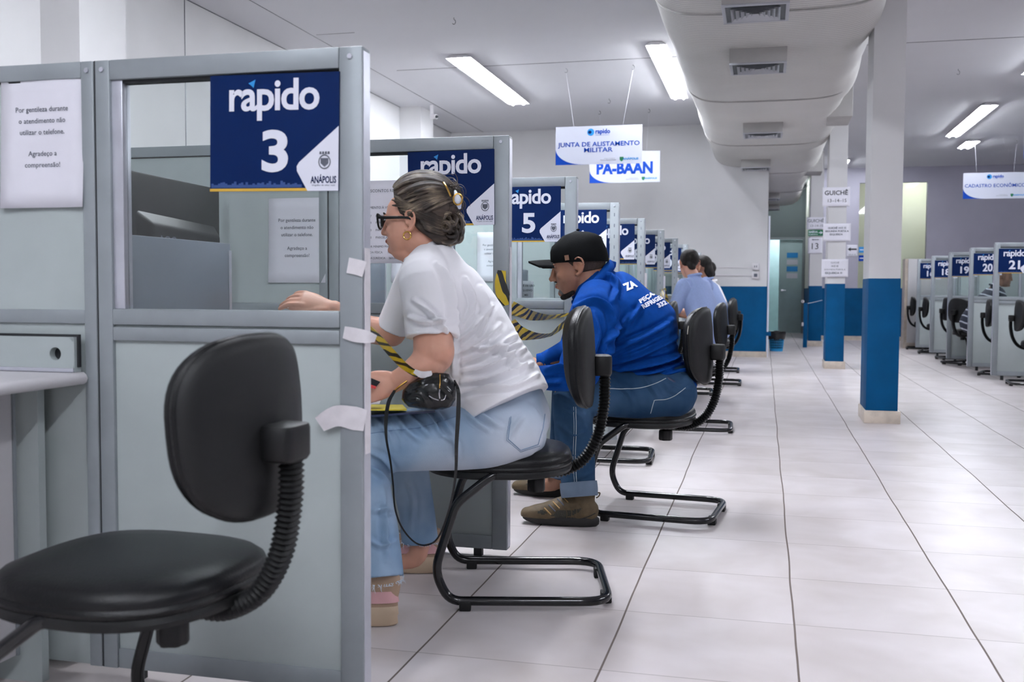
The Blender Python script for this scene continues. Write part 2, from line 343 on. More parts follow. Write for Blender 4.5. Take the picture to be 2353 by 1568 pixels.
# ------------------------------------------------------------------ lettering
def text_verts(s, size=1.0, bold=0.0, shear=0.0, spacing=1.0, res=3, ext=0.0):
    cu = bpy.data.curves.new('lettering', 'FONT'); cu.body = s; cu.size = size; cu.offset = bold; cu.shear = shear; cu.space_character = spacing
    cu.resolution_u = res; cu.extrude = ext; cu.align_x = 'LEFT'; cu.fill_mode = 'FRONT' if ext == 0 else 'BOTH'
    ob = bpy.data.objects.new('lettering', cu); me = ob.to_mesh()
    v = np.array([x.co[:] for x in me.vertices]); f = [tuple(p.vertices) for p in me.polygons]
    ob.to_mesh_clear(); bpy.data.objects.remove(ob); bpy.data.curves.remove(cu)
    return v, f
def text_box(mb, s, x0, x1, z0, z1, y, bold=0.0, shear=0.0, spacing=1.0, res=3, keep=False, align='c'):
    """lettering whose ink fills x0..x1 and z0..z1 on a plane facing -y"""
    v, f = text_verts(s, 1.0, bold, shear, spacing, res)
    if len(v) == 0: return mb
    lo, hi = v.min(0), v.max(0); sx = (x1-x0)/(hi[0]-lo[0]); sz = (z1-z0)/(hi[1]-lo[1])
    ox = x0
    if keep:
        sx2 = min(sx, sz); ww = sx2*(hi[0]-lo[0]); ox = {'c': (x0+x1-ww)/2, 'l': x0}[align]; sx = sx2
    w = np.zeros_like(v); w[:, 0] = (v[:, 0]-lo[0])*sx+ox; w[:, 2] = (v[:, 1]-lo[1])*sz+z0; w[:, 1] = y
    return mb.add(w, f)
def line_text(mb, s, cx, z, h, y, bold=0.012, align='c', wx=1.0, shear=0.0, spacing=1.0, res=2):
    """one line with cap height h and baseline z"""
    v, f = text_verts(s, 1.0, bold, shear, spacing, res)
    k = h/0.7
    lo, hi = v[:, 0].min(), v[:, 0].max(); wd = (hi-lo)*k*wx
    ox = cx-wd/2 if align == 'c' else cx
    w = np.zeros_like(v); w[:, 0] = (v[:, 0]-lo)*k*wx+ox; w[:, 2] = v[:, 1]*k+z; w[:, 1] = y
    return mb.add(w, f)
# ------------------------------------------------------------------ setting
H = 3.47; XL, XR, YB, YF, YR = -4.88, 7.4, -4.0, 15.55, 21.62
m = MB(); m.box(XL-.2, XR+.2, YB-.2, 25.2, -0.1, 0); struct('floor', m, 'floor', 'pale glossy square floor tiles with thin dark joints')
m = MB(); m.box(XL-.2, XR+.2, YB-.2, 25.2, H, H+0.1); struct('ceiling', m, 'ceiling', 'plain white plaster ceiling')
m = MB(); m.box(XL-.15, XL, YB, YF+.1, 0, H); struct('wall_left', m, 'wall')
m = MB(); m.box(XL, XR, YB-.15, YB, 0, H); struct('wall_back', m, 'wall')
m = MB(); m.box(XR, XR+.15, YB, 22, 0, H); struct('wall_right', m, 'wall_far')
ZB = 1.055
def wains(name, x0, x1, y0, y1, m_up, base_out=0.012, side='y'):
    a = MB(); a.box(x0, x1, y0, y1, 0, H); o = struct(name, a, m_up)
    return o
# far wall of the left half, with blue lower paint and tile skirting
wains('wall_far_left', XL, 0.03, YF, YF+.18, 'wall')
a = MB(); a.box(XL, 0.034, YF-.004, YF+.184, 0.08, ZB); o = struct('wall_far_left_wainscot', a, 'blue', 'blue painted lower band of the far wall')
a = MB(); a.box(XL, 0.045, YF-.016, YF+.19, 0, 0.085); struct('baseboard_far_left', a, 'base')
# corridor
a = MB(); a.box(-0.12, 0.03, YF+.18, 24.8, 0, H); struct('wall_corridor_left', a, 'wall_far')
a = MB(); a.box(0.9, 1.02, YR+.1, 24.8, 0, H); struct('wall_corridor_right', a, 'cream')
a = MB(); a.box(0.896, 0.9, YR, 24.75, 0.1, ZB); struct('wall_corridor_right_wainscot', a, 'blue')
a = MB(); a.box(0.885, 0.9, YR-.015, 24.75, 0, 0.085); struct('baseboard_corridor', a, 'base')
DX0, DX1, DH = 0.1, 0.84, 2.2
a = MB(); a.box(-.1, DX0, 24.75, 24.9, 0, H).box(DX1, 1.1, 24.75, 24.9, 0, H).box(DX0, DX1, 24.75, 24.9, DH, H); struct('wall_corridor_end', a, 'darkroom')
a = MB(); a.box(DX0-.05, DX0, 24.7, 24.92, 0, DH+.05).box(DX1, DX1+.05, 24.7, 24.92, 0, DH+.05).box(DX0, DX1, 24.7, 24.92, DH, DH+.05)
fr = struct('door_1', a, 'doorframe', 'grey door frame at the end of the corridor')
a = MB(); a.box(0, .52, -.02, .02, 0, DH-.02); lf = part('door_leaf', a, 'door', fr, bevel=.004); lf.location = (DX1-.52, 24.78, 0.01)
a = MB(); a.box(.05, .1, -.06, -.02, .98, 1.02).box(.05, .16, -.07, -.055, .99, 1.01); part('door_handle', a, 'chrome', lf)
for i, (z, mm) in enumerate(((1.82, 'cyan'), (1.66, 'paper'), (1.5, 'cyan'), (1.34, 'paper'))):
    a = MB(); a.quadxz(.17, .42, z-.06, z+.06, -.024); part('sticker', a, mm, lf)
a = MB(); a.box(-.2, 1.1, 26.2, 26.3, 0, 2.6).box(-.3, -.2, 24.9, 26.3, 0, 2.6).box(1.1, 1.2, 24.9, 26.3, 0, 2.6).box(-.3, 1.2, 24.9, 26.3, 2.6, 2.7).box(-.3, 1.2, 24.9, 26.3, -.1, 0)
struct('wall_room_beyond', a, 'door')
# rear wall of the right half, with the big window
WX0, WX1, WZ0, WZ1 = 1.82, 3.1, 1.06, 3.17
a = MB(); a.box(0.9, WX0, YR, YR+.15, 0, H).box(WX1, XR, YR, YR+.15, 0, H).box(WX0, WX1, YR, YR+.15, WZ1, H).box(WX0, WX1, YR, YR+.15, 0, WZ0); struct('wall_rear_right', a, 'wall_far')
a = MB(); a.box(0.9, XR, YR-.004, YR, 0.08, ZB); struct('wall_rear_right_wainscot', a, 'blue')
a = MB(); a.box(0.9, XR, YR-.018, YR, 0, 0.085); struct('baseboard_rear_right', a, 'base')
a = MB(); a.box(WX0, WX1, YR+.03, YR+.04, WZ0, WZ1); struct('window_1', a, 'glass', 'tall fixed glass pane in the rear wall, a pale lit room behind it')
a = MB(); a.box(1.2, 4.2, YR+1.6, YR+1.7, 0, H).box(1.2, 1.3, YR+.15, YR+1.6, 0, H).box(4.1, 4.2, YR+.15, YR+1.6, 0, H); struct('wall_room_behind_window', a, 'cream')
# left wall pilasters and ceiling seams
for nm, y0, y1 in (('pillar_wall_near', 6.1, 6.62), ('pillar_wall_far', 13.2, 13.72)):
    a = MB(); a.box(XL, XL+.31, y0, y1, 0, H); struct(nm, a, 'wall', 'white pilaster against the left wall')
for i, (x0, x1, y0, y1) in enumerate(((-4.353, -4.347, YB, YF), (-4.1, -0.8, 11.0, 11.008), (.8, 5.5, 10.9, 10.908), (XL, XL+.012, YB, YF), (-4.3, -3.9, 9.3, 9.303))):
    a = MB(); a.box(x0, x1, y0, y1, H-.003, H+.001); struct('trim_%d' % (i+1), a, 'hook', 'thin joint line in the plaster ceiling')
a = MB(); a.box(XL+.0, XL+.003, 7.9, 7.908, 2.0, H); struct('trim_6', a, 'hook', 'fine vertical crack in the left wall')
# pillars of the aisle
def pillar(name, x0, x1, y0, y1, label):
    a = MB(); a.box(x0, x1, y0, y1, 0, H); o = struct(name, a, 'wall', label)
    a = MB(); a.box(x0-.002, x1+.002, y0-.002, y1+.002, .09, 1.085); q = part('blue_paint', a, 'blue', o, bevel=.004)
    a = MB(); a.box(x0-.014, x1+.022, y0-.014, y1+.014, 0, .096); q = part('plinth', a, 'base', o, bevel=.003)
    return o
pillar('pillar_1', .752, .975, 8.0, 8.46, 'nearest white pillar with blue lower half')
pillar('pillar_2', .765, .985, 13.5, 13.95, 'middle pillar with three paper notices')
pillar('pillar_3', .775, .995, 19.0, 19.45, 'far pillar with the green exit notice')
a = MB(); a.box(2.42, 6.5, 18.85, 18.98, .1, 1.56); o = struct('wall_low_end', a, 'wall', 'low pale wall ending the right row of cubicles')
a = MB(); a.box(2.37, 2.42, 18.87, 19.2, .1, 1.56); part('chamfer', a, 'base', o)
a = MB(); a.box(2.36, 6.5, 18.84, 19.2, 0, .1); part('skirting', a, 'base', o)

# ------------------------------------------------------------------ duct
def duct():
    t = thing('air_duct', 'wide sagging pale air duct running along the ceiling between the two rows', 'air duct', (0, 2, 2.84))
    sec = [(-.8, H), (-.81, 3.2), (-.79, 3.06), (-.74, 2.95), (-.64, 2.88), (-.5, 2.85), (-.3, 2.84), (0, 2.838), (.3, 2.84), (.5, 2.85), (.64, 2.88), (.74, 2.95), (.79, 3.06), (.81, 3.2), (.8, H)]
    s2 = spline([(p[0], 0, p[1]) for p in sec], 3)
    ys = np.concatenate([np.arange(1.0, 23.2, .12), [23.3, 23.4]]); R = []
    for y in ys:
        q = s2.copy(); k = 1.0
        if y > 15.6: k = 1-.12*min(1, (y-15.6)/2)
        right = np.clip((q[:, 0]-.3)/.5, 0, 1)
        left = np.clip((-q[:, 0]-.3)/.5, 0, 1)
        wob = .022*np.sin(y*2.1+q[:, 2]*9)+.016*np.sin(y*5.3+1+q[:, 2]*6)
        for yc, aa in ((11.6, .05), (14.2, .08), (16.8, .07), (19.5, .05)): wob = wob+aa*np.exp(-((y-yc+(q[:, 2]-3)*1.2)/.28)**2)
        hi = np.clip((H-q[:, 2])/.3, 0, 1)
        q[:, 0] += -wob*right*hi*.8; q[:, 2] += wob*right*hi*.5; q[:, 0] += .3*wob*left*hi
        sag = .012*np.sin(y*1.9)*np.clip((3.0-q[:, 2])/.1, 0, 1); q[:, 2] += sag
        if y > 22.9:
            e = (y-22.9)/.5; q[:, 0] *= (1-.25*e*e); q[:, 2] = H-(H-q[:, 2])*(1-.35*e*e)
        q[:, 0] *= k; q[:, 1] = y; R.append(q)
    R = np.array(R); nn = R.shape[1]; v = R.reshape(-1, 3)-np.array([0, 2, 2.84]); f = []
    for i in range(len(R)-1):
        for j in range(nn-1): f.append((i*nn+j, i*nn+j+1, (i+1)*nn+j+1, (i+1)*nn+j))
    f.append(tuple(i for i in range((len(R)-1)*nn, len(R)*nn))); f.append(tuple(range(nn-1, -1, -1)))
    me = to_mesh('casing', v, f, True, 60); mkobj('casing', me, 'duct', t)
    for y in (4.0, 7.04, 10.3, 13.4, 16.6, 19.8):
        b = MB(); q = s2.copy(); q[:, 1] = y; c = np.array([0, y, 3.2]); q2 = q+(q-c)*.006*np.array([1, 0, 1]); q2[:, 2] = np.minimum(q2[:, 2], H)
        tube(b, q2-np.array([0, 2, 2.84]), .006, 6); part('seam', b, 'ventbox', t)
    # side outlets on the right
    for (y0, y1, x1, z0) in ((11.75, 12.4, .9, 2.9), (17.3, 17.9, .88, 2.93)):
        b = MB(); b.box(.55, x1, y0, y1, z0, H); q = part('side_outlet', b, 'ventbox', t, origin=(0, 2, 2.84), bevel=.01)
    return t
duct()
def vent(x0, x1, yfar, dpt, label):
    cx = (x0+x1)/2; w2 = (x1-x0)/2+.025; y0 = yfar-dpt; cy = (yfar+y0)/2; zb = 2.72
    t = thing('ceiling_vent', label, 'air vent', (cx, cy, zb), group='square vents under the duct'); h = dpt/2
    b = MB(); b.box(-w2, w2, -h, h, .012, .17); part('neck_box', b, 'ventbox', t, bevel=.006)
    b = MB(); e = .022; b.box(-w2, w2, -h, -h+e, 0, .014).box(-w2, w2, h-e, h, 0, .014).box(-w2, -w2+e, -h+e, h-e, 0, .014).box(w2-e, w2, -h+e, h-e, 0, .014); part('rim', b, 'metalgrey', t, bevel=.002)
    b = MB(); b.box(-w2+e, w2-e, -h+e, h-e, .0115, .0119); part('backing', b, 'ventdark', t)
    b = MB()
    for i in range(1, 6):
        k = 1-i*.17
        a, c = (w2-e)*k, (h-e)*k; z0, z1 = -.006, .012; ia, ic = max(a-.02, .004), max(c-.02, .004)
        o1 = [(-a, -c, z0), (a, -c, z0), (a, c, z0), (-a, c, z0)]; o2 = [(-ia, -ic, z1), (ia, -ic, z1), (ia, ic, z1), (-ia, ic, z1)]
        b.add(o1+o2, [(0, 1, 5, 4), (1, 2, 6, 5), (2, 3, 7, 6), (3, 0, 4, 7)])
    part('louvre', b, 'metalgrey', t, smooth=False)
for i, (x0, x1, yf, dp) in enumerate(((-.264, .093, 6.84, .42), (-.269, .109, 8.46, .4), (-.24, .138, 11.99, .4), (-.333, .024, 15.2, .4), (-.16, .22, 20.2, .4), (-.14, .25, 22.7, .4))):
    vent(x0, x1, yf, dp, 'square louvred vent box under the air duct, '+['nearest, cut by the top of the photo', 'second from the viewer', 'third, over the middle of the aisle', 'fourth, beside the far wall corner', 'fifth, inside the corridor', 'last, deepest in the corridor'][i])

# ------------------------------------------------------------------ ceiling lamps (fluorescent battens)
def lamp(x0, x1, y0, y1, label, tm=None):
    cx, cy = (x0+x1)/2, (y0+y1)/2; w2, l2 = (x1-x0)/2, (y1-y0)/2
    t = thing('ceiling_lamp', label, 'ceiling lamp', (cx, cy, H), group='fluorescent ceiling lamps')
    b = MB(); b.add([(-w2, -l2, -.036), (w2, -l2, -.036), (w2, l2, -.036), (-w2, l2, -.036), (-w2*.55, -l2, -.004), (w2*.55, -l2, -.004), (w2*.55, l2, -.004), (-w2*.55, l2, -.004)], [(0, 4, 7, 3), (4, 5, 6, 7), (5, 1, 2, 6), (0, 1, 5, 4), (3, 7, 6, 2)])
    part('reflector', b, 'white', t, smooth=False)
    segs = 2 if l2 > .8 else 1
    for sx in (-.5, .5):
        for k in range(segs):
            a0 = -l2+.03+k*2*l2/segs; a1 = a0+2*l2/segs-.06
            b = MB(); tube(b, [(sx*w2, a0, -.038), (sx*w2, a1, -.038)], .017, 8); part('tube', b, tm or TUBE, t)
LP = [(-3.33, -3.05, 10.4, 13.15, 'long bright ceiling lamp above cubicles 7 to 9, left of the hanging signs'), (-1.2, -.99, 10.3, 13.2, 'long bright ceiling lamp close to the left side of the air duct'),
      (2.72, 2.93, 14.55, 17.3, 'long ceiling lamp above the right row of cubicles'), (3.14, 3.36, 17.95, 18.75, 'short ceiling lamp beyond the long one on the right'),
      (2.76, 2.97, 9.9, 12.6, 'ceiling lamp only just entering the right edge of the photo')]
for q in LP: lamp(*q)
for (x0, x1, y0, y1) in ((-2.0, -1.8, 3.4, 6.1), (-1.2, -.99, 3.6, 6.3), (.9, 1.1, -2.5, .2), (-1.6, -1.4, -2.5, .2), (4.3, 4.5, 3.0, 5.7)):
    lamp(x0, x1, y0, y1, 'long ceiling lamp overhead, out of the photo above the camera')
lamp(1.3, 1.5, 20.0, 21.0, 'added lamp hidden behind the middle pillar, lightening the corridor end')  # no known fixture: added out of sight to lift the dark corridor
lamp(.3, .62, 23.6, 24.0, 'added unseen lamp past the duct end, brightening the corridor door', TUBEC)  # extra light source concealed by the duct, added to brighten the door front
lamp(.3, .5, 25.2, 25.9, 'lamp in the small room beyond the corridor door, added unseen for more light'); bpy.data.objects[[o.name for o in COL.objects if o.get('label', '').startswith('lamp in the small')][0]].location.z = 2.6  # invented lamp, added so the corridor end is less dark
b = MB(); t = thing('ceiling_lamp', 'lamp of the pale room behind the tall window', 'ceiling lamp', (3.0, YR+.9, H))
b.box(-.5, .5, -.06, .06, -.06, -.02); part('diffuser', b, TUBEF, t)

# ------------------------------------------------------------------ cubicle dividers
def divider(y, x, sgn, label, solid=1.55, slots=False, zb=.03, glen=None):
    t = thing('cubicle_divider', label, 'cubicle divider', (x, y, 0))
    def bx(b, a0, a1, y0, y1, z0, z1):
        q = sorted((sgn*a0, sgn*a1)); return b.box(q[0], q[1], y0, y1, z0, z1)
    T = .05; g = glen or .66; z0 = zb
    b = MB(); bx(b, 0, .058, 0, T, z0, 1.54); part('end_post', b, 'alu', t, bevel=.004)
    b = MB(); bx(b, -.0015, .0, .006, T-.006, z0+.01, 1.53); part('post_cover', b, 'alulight', t)
    b = MB(); bx(b, g-.0, g+.04, 0, T, z0, 1.54); part('inner_post', b, 'alu', t, bevel=.003)
    b = MB(); bx(b, .058, g, 0, T, 1.492, 1.54); part('top_rail', b, 'alu', t, bevel=.003)
    b = MB(); bx(b, .058, g, 0, T, .894, .933); part('sill_rail', b, 'alu', t, bevel=.003)
    b = MB(); bx(b, .058, g-.03, .012, T-.012, 1.484, 1.492); part('top_gasket', b, 'gap', t)
    b = MB(); bx(b, g+.08, g+.08+solid, .006, T-.006, 1.496, 1.5); part('panel_gasket', b, 'gap', t)
    b = MB(); bx(b, .058, g, 0, T, .855, .889); part('middle_rail', b, 'alu', t, bevel=.003)
    b = MB(); bx(b, .058, g, .01, T-.01, z0, .893); part('lower_panel', b, 'lam', t, bevel=.002)
    b = MB(); bx(b, .058, g, .004, T-.004, z0, z0+.05); part('bottom_rail', b, 'alu', t, bevel=.003)
    b = MB(); bx(b, g-.03, g, .008, T-.008, .933, 1.492); part('glazing_channel', b, 'alulight', t, bevel=.002)
    b = MB(); bx(b, .058, g-.03, .024, .028, .933, 1.492); part('glass_pane', b, 'glass', t)
    b = MB(); bx(b, g+.041, g+.0445, .004, T-.004, z0, 1.54); part('gasket', b, 'gap', t)
    b = MB(); bx(b, g+.045, g+.08, 0, T, z0, 1.54).add(*MB().arr()) if False else bx(b, g+.045, g+.08, 0, T, z0, 1.54); part('joining_post', b, 'alu', t, bevel=.003)
    e = g+.08+solid
    b = MB(); bx(b, g+.08, e, 0, T, 1.5, 1.54); part('top_rail', b, 'alu', t, bevel=.003)
    b = MB(); bx(b, g+.08, e, .01, T-.01, z0, 1.5); part('solid_panel', b, 'lam', t, bevel=.002)
    b = MB(); bx(b, g+.08, e, .002, T-.002, .895, .93); part('middle_rail', b, 'alu', t, bevel=.003)
    for px_ in (.03, g+.02, g+.062):
        b = MB(); A = np.arange(8)*np.pi/4
        b.rings([np.array([(sgn*px_+.006*c, -.004, 1.517+.006*s) for c, s in zip(np.cos(A), np.sin(A))]), np.array([(sgn*px_+.007*c, .001, 1.517+.007*s) for c, s in zip(np.cos(A), np.sin(A))])]); part('screw', b, 'alulight', t)
    if slots:
        b = MB()
        for k in range(15): bx(b, .026, .031, -.0012, .001, .5+k*.068, .515+k*.068+.006)
        part('post_slots', b, 'ink', t)
    for q in (.1, g-.06, e-.1): b = MB(); bx(b, q, q+.03, .012, .038, 0, z0+.005); part('foot', b, 'gap', t)
    return t
LY = [2.19, 3.56, 4.91, 6.4, 7.82, 9.33, 10.85, 12.3, 13.7, 14.9]; LNUM = [3, 4, 5, 6, 7, 8, 9, 10, 11, 12]
RY = [12.35, 13.75, 15.25, 16.75, 18.25]; RNUM = [21, 20, 19, 18, 16]
LW = ['nearest grey framed divider with glass, masking tape down its post and the sign 3', 'grey framed glass divider directly behind the woman, its sign 4 partly hidden by her head', 'grey framed glass divider holding sign 5 beside the man\'s cap', 'grey slotted-post divider holding sign 6, just right of the cap',
      'grey slotted-post divider holding sign 7, above the man\'s shoulder', 'slim looking divider of sign 8 with barrier tape tied to its post', 'divider of sign 9, left of the pale blue shirt', 'divider of sign 10, close to the dark haired heads', 'second farthest divider of the left row', 'farthest divider of the left row']
RW = ['nearest divider of the right row, cut by the photo edge, with sign 21', 'right row divider with sign 20, the striped person seen through its glass', 'right row divider with sign 19 before the turned chair', 'right row divider with sign 18', 'farthest divider of the right row, with sign 16 beside the low white wall']
for i, (y, n) in enumerate(zip(LY, LNUM)): divider(y, -.9, -1, LW[i], slots=(n >= 6))
for i, y in enumerate(RY): divider(y, 2.49, 1, RW[i], zb=.05, glen=.6)

# ------------------------------------------------------------------ blue number signs
def crest(b, cx, cz, s, y):
    A = np.linspace(0, 2*np.pi, 17)[:-1]
    for r0, r1 in ((.5, .42),):
        o1 = [(cx+s*r0*math.cos(a)*.9, y, cz+s*r0*math.sin(a)) for a in A]; o2 = [(cx+s*r1*math.cos(a)*.9, y, cz+s*r1*math.sin(a)) for a in A]
        b.add(o1+o2, [(i, (i+1) % 16, (i+1) % 16+16, i+16) for i in range(16)])
    b.poly([(cx-.28*s, cz+.25*s), (cx+.28*s, cz+.25*s), (cx+.28*s, cz-.1*s), (cx, cz-.34*s), (cx-.28*s, cz-.1*s)], y, y+.0003)
    for k in (-.3, -.1, .1, .3): b.poly([(cx+k*s-.08*s, cz+.52*s), (cx+k*s+.08*s, cz+.52*s), (cx+k*s+.06*s, cz+.7*s), (cx+k*s-.06*s, cz+.7*s)], y, y+.0003)
SIGN_CACHE = {}
def number_sign(x0, y, z0, num, label, W=.329, Hh=.272, tilt=0.0):
    t = thing('number_sign', label, 'number sign', (x0+W/2, y, z0), group='blue counter number signs'); t.rotation_euler = (0, tilt, 0)
    def X(u): return (u-.5)*W
    def Z(v): return (1-v)*Hh
    if 'base' not in SIGN_CACHE:
        d = {}
        b = MB(); b.box(-W/2, W/2, -.004, 0, 0, Hh); d['plate'] = (b, 'navy')
        b = MB(); text_box(b, 'r', X(.155), X(.235), Z(.302), Z(.1), -.005, .055) if False else None
        v, f = text_verts('rapido', 1.0, .022, 0, .93, 4); lo, hi = v.min(0), v.max(0)
        kx = (X(.853)-X(.153))/(hi[0]-lo[0]); kz = .2/.55*Hh; b = MB(); w = np.zeros_like(v); w[:, 0] = (v[:, 0]-lo[0])*kx+X(.153); w[:, 2] = v[:, 1]*kz*1.02+Z(.302); w[:, 1] = -.0052; b.add(w, f); d['lettering'] = (b, 'signwhite')
        b = MB(); b.poly([(X(.305), Z(.075)), (X(.36), Z(.045)), (X(.345), Z(.115)), (X(.33), Z(.098))], -.0056, -.005); d['accent'] = (b, 'cyan')
        b = MB(); b.poly([(X(.999), Z(.455)), (X(.70), Z(.755)), (X(.682), Z(.79)), (X(.684), Z(.83)), (X(.765), Z(.999)), (X(.999), Z(.999))], -.0052, -.0045); d['white_corner'] = (b, 'signwhite')
        b = MB(); crest(b, X(.895), Z(.755), .034, -.0062); d['crest'] = (b, 'ink')
        b = MB(); text_box(b, 'ANÁPOLIS', X(.79), X(.985), Z(.935), Z(.86), -.0062, .02, res=2); text_box(b, 'Orgulho de viver aqui', X(.80), X(.975), Z(.962), Z(.945), -.0062, 0, res=1); d['city_name'] = (b, 'navy')
        b = MB(); xs = np.linspace(.01, .72, 40); hs = [.012+.03*abs(math.sin(k*1.7))*((k % 5) == 0)+.012*((k*7) % 3 == 0)+.02*((k % 9) == 4) for k in range(40)]
        for k in range(39): b.box(X(xs[k]), X(xs[k+1]), -.0047, -.0042, Z(.968), Z(.955-hs[k]))
        d['skyline'] = (b, 'skyline')
        b = MB(); b.poly([(X(0), Z(.999)), (X(0), Z(.975)), (X(.753), Z(.975)), (X(.765), Z(.999))], -.0052, -.0045); d['stripe'] = (b, 'gold')
        SIGN_CACHE['base'] = {k: (to_mesh(k, *q[0].arr(), smooth=False), q[1]) for k, q in d.items()}
        for k, (me, mm) in SIGN_CACHE['base'].items(): me.materials.append(M[mm])
    for k, (me, mm) in SIGN_CACHE['base'].items(): mkobj(k, me, None, t)
    b = MB(); s = str(num); ww = .105 if len(s) == 1 else .125
    kx = {'wide': 1}
    text_box(b, s, X(.51-(.1 if len(s) == 1 else .185)), X(.51+(.105 if len(s) == 1 else .165)), Z(.838), Z(.475), -.0052, .03, res=5)
    part('number', b, 'signwhite', t, smooth=False)
    return t
for y, n in zip(LY, LNUM):
    z0 = {3: 1.213, 4: 1.218, 5: 1.222}.get(n, 1.224); dx = {3: 0, 4: .006}.get(n, -.02)
    number_sign(-1.286+dx, y-.0005, z0, n, 'blue counter sign with the white number %d on the left row of cubicles' % n, tilt=0.012 if n == 3 else (-.01 if n == 4 else 0))
for y, n in zip(RY, RNUM):
    number_sign(2.53, y-.0005, 1.2, n, 'blue counter sign with the white number %d on the right row of cubicles' % n)

# ------------------------------------------------------------------ paper notices
def notice(name, x0, x1, z0, z1, y, label, lines, cat='paper notice', curl=.004, fold=None, mm='paper', grp=None, ink='ink'):
    t = thing(name, label, cat, ((x0+x1)/2, y, z0), group=grp); W, Hh = x1-x0, z1-z0
    nx, nz = 7, 9; v = []; f = []
    for j in range(nz):
        for i in range(nx):
            u, q = i/(nx-1), j/(nz-1)
            d = -curl*(abs(2*u-1)**3*(1-q)**2+(1-q)**4*.9+.25*math.sin(6*u+4*q))-.0012-curl*.3
            v.append(((u-.5)*W, d, q*Hh))
    for j in range(nz-1):
        for i in range(nx-1): a = j*nx+i; f.append((a, a+1, a+nx+1, a+nx))
    me = to_mesh('sheet', v, f); o = mkobj('sheet', me, mm, t)
    sm = o.modifiers.new('thickness', 'SOLIDIFY'); sm.thickness = .0004
    if lines:
        b = MB()
        for (s, cu, cv, h, bold) in lines: line_text(b, s, (cu-.5)*W, cv*Hh, h, 0, bold)
        va, fa = b.arr(); U = va[:, 0]/W+.5; Q = va[:, 2]/Hh
        va[:, 1] = -curl*(np.abs(2*U-1)**3*(1-Q)**2+(1-Q)**4*.9+.25*np.sin(6*U+4*Q))-.0012-curl*.3-.0014
        b2 = MB(); b2.add(va, fa); part('lettering', b2, ink, t, smooth=False)
    return t
GENT = [('Por gentileza durante', .5, .72, .0135, 0), ('o atendimento não', .5, .635, .0135, 0), ('utilizar o telefone.', .5, .55, .0135, 0), ('Agradeço a', .5, .39, .0135, 0), ('compreensão!', .5, .305, .0135, 0)]
GX = [(a, b, c, d*.93, .006) for a, b, c, d, e in GENT]
notice('phone_notice', -1.875, -1.636, 1.184, 1.516, LY[0]+.008, 'white sheet asking not to use the phone, on the nearest divider panel at left edge', GX, curl=.006, grp='phone notices')
notice('phone_notice', -1.85, -1.613, 1.008, 1.33, LY[1]+.008, 'white sheet asking not to use the phone, seen through the glass below sign 3', GX, grp='phone notices')
notice('phone_notice', -1.86, -1.62, 1.02, 1.34, LY[2]+.008, 'white phone notice on the divider of counter 5, hidden behind the woman', GX, grp='phone notices')
notice('phone_notice', -1.83, -1.60, 1.04, 1.36, LY[3]+.008, 'white phone notice seen through glass below sign 5, beside the man\'s cap', GX, grp='phone notices')
notice('discount_poster', -1.5, -1.2, 1.082, 1.39, LY[1]+.02, 'white discount table poster on glass left of the woman\'s face', [('DESCONTOS REFIS 2023', .42, .86, .011, 0), ('PAGAMENTO À VISTA', .30, .66, .009, 0), ('01 a 07     PARCELAS', .28, .56, .008, 0), ('08 a 20     PARCELAS', .28, .48, .008, 0), ('21 a 40     PARCELAS', .28, .39, .008, 0), ('41 a 60     PARCELAS', .28, .3, .008, 0), ('VALOR MÍNIMO PARA PARCELAMENTO', .45, .19, .008, 0), ('PESSOA FÍSICA      125,00', .33, .12, .008, 0), ('PESSOA JURÍDICA    363,00', .33, .05, .008, 0)], cat='poster', curl=.002)
notice('guiche_notice', -1.62, -1.50, .776, 1.045, 6.62, 'small printed card standing behind glass, left of the man\'s chin', [('GUICHÊ DE USO', .5, .86, .013, .02), ('EXCLUSIVO', .55, .745, .013, .02), ('MEI', .6, .63, .012, .02)], curl=.001, ink='inkblack')
notice('guiche_notice', .69, 1.02, 2.06, 2.3, 13.49, 'white notice reading GUICHÊ 13-14-15 high on the middle pillar', [('GUICHÊ', .5, .6, .055, .015), ('13–14–15', .54, .22, .042, 0)], curl=.002, ink='inkblack')
notice('guiche_notice', .705, 1.04, 1.62, 1.845, 13.49, 'white notice reading GUICHÊ 14 E 15 in the middle of the middle pillar', [('GUICHÊ 14 E 15', .5, .7, .022, .03), ('SEGUNDA PORTA A', .5, .52, .022, .03), ('ESQUERDA', .48, .34, .022, .03)], curl=.002)
notice('guiche_notice', .695, 1.018, 1.167, 1.395, 13.49, 'lowest white notice on the middle pillar, above its blue paint', [('GUICHÊ', .5, .76, .02, 0), ('14 E 15', .5, .57, .02, .03), ('SEGUNDA PORTA A', .5, .38, .02, 0), ('ESQUERDA !!!', .46, .18, .024, .03)], curl=.002)
notice('guiche_notice', .708, 1.02, 2.096, 2.31, 18.99, 'white notice reading GUICHÊ 13-14-15 at the top of the far pillar', [('GUICHÊ', .5, .58, .055, .01), ('13–14–15', .56, .2, .04, 0)], curl=.002)
t = thing('exit_sign', 'green exit notice reading SAÍDA on the far pillar', 'exit sign', (.865, 18.985, 1.98))
b = MB(); b.box(-.13, .13, -.004, 0, 0, .105); part('plate', b, 'green', t)
b = MB(); text_box(b, 'SAÍDA', -.118, .04, .05, .095, -.005, .04, keep=False); text_box(b, 'DE EMERGÊNCIA', -.118, .04, .015, .035, -.005, .03)
b.poly([(.055, .047), (.09, .047), (.078, .03), (.09, .03), (.122, .055), (.09, .08), (.078, .08), (.09, .063), (.055, .063)], -.005, -.0045); part('lettering', b, 'signwhite', t, smooth=False)
notice('number_notice', .737, .985, 1.66, 1.95, 18.99, 'white notice with an arrow and the number 13 on the far pillar', [('13', .5, .28, .11, .0)], curl=.001, ink='inkblack')
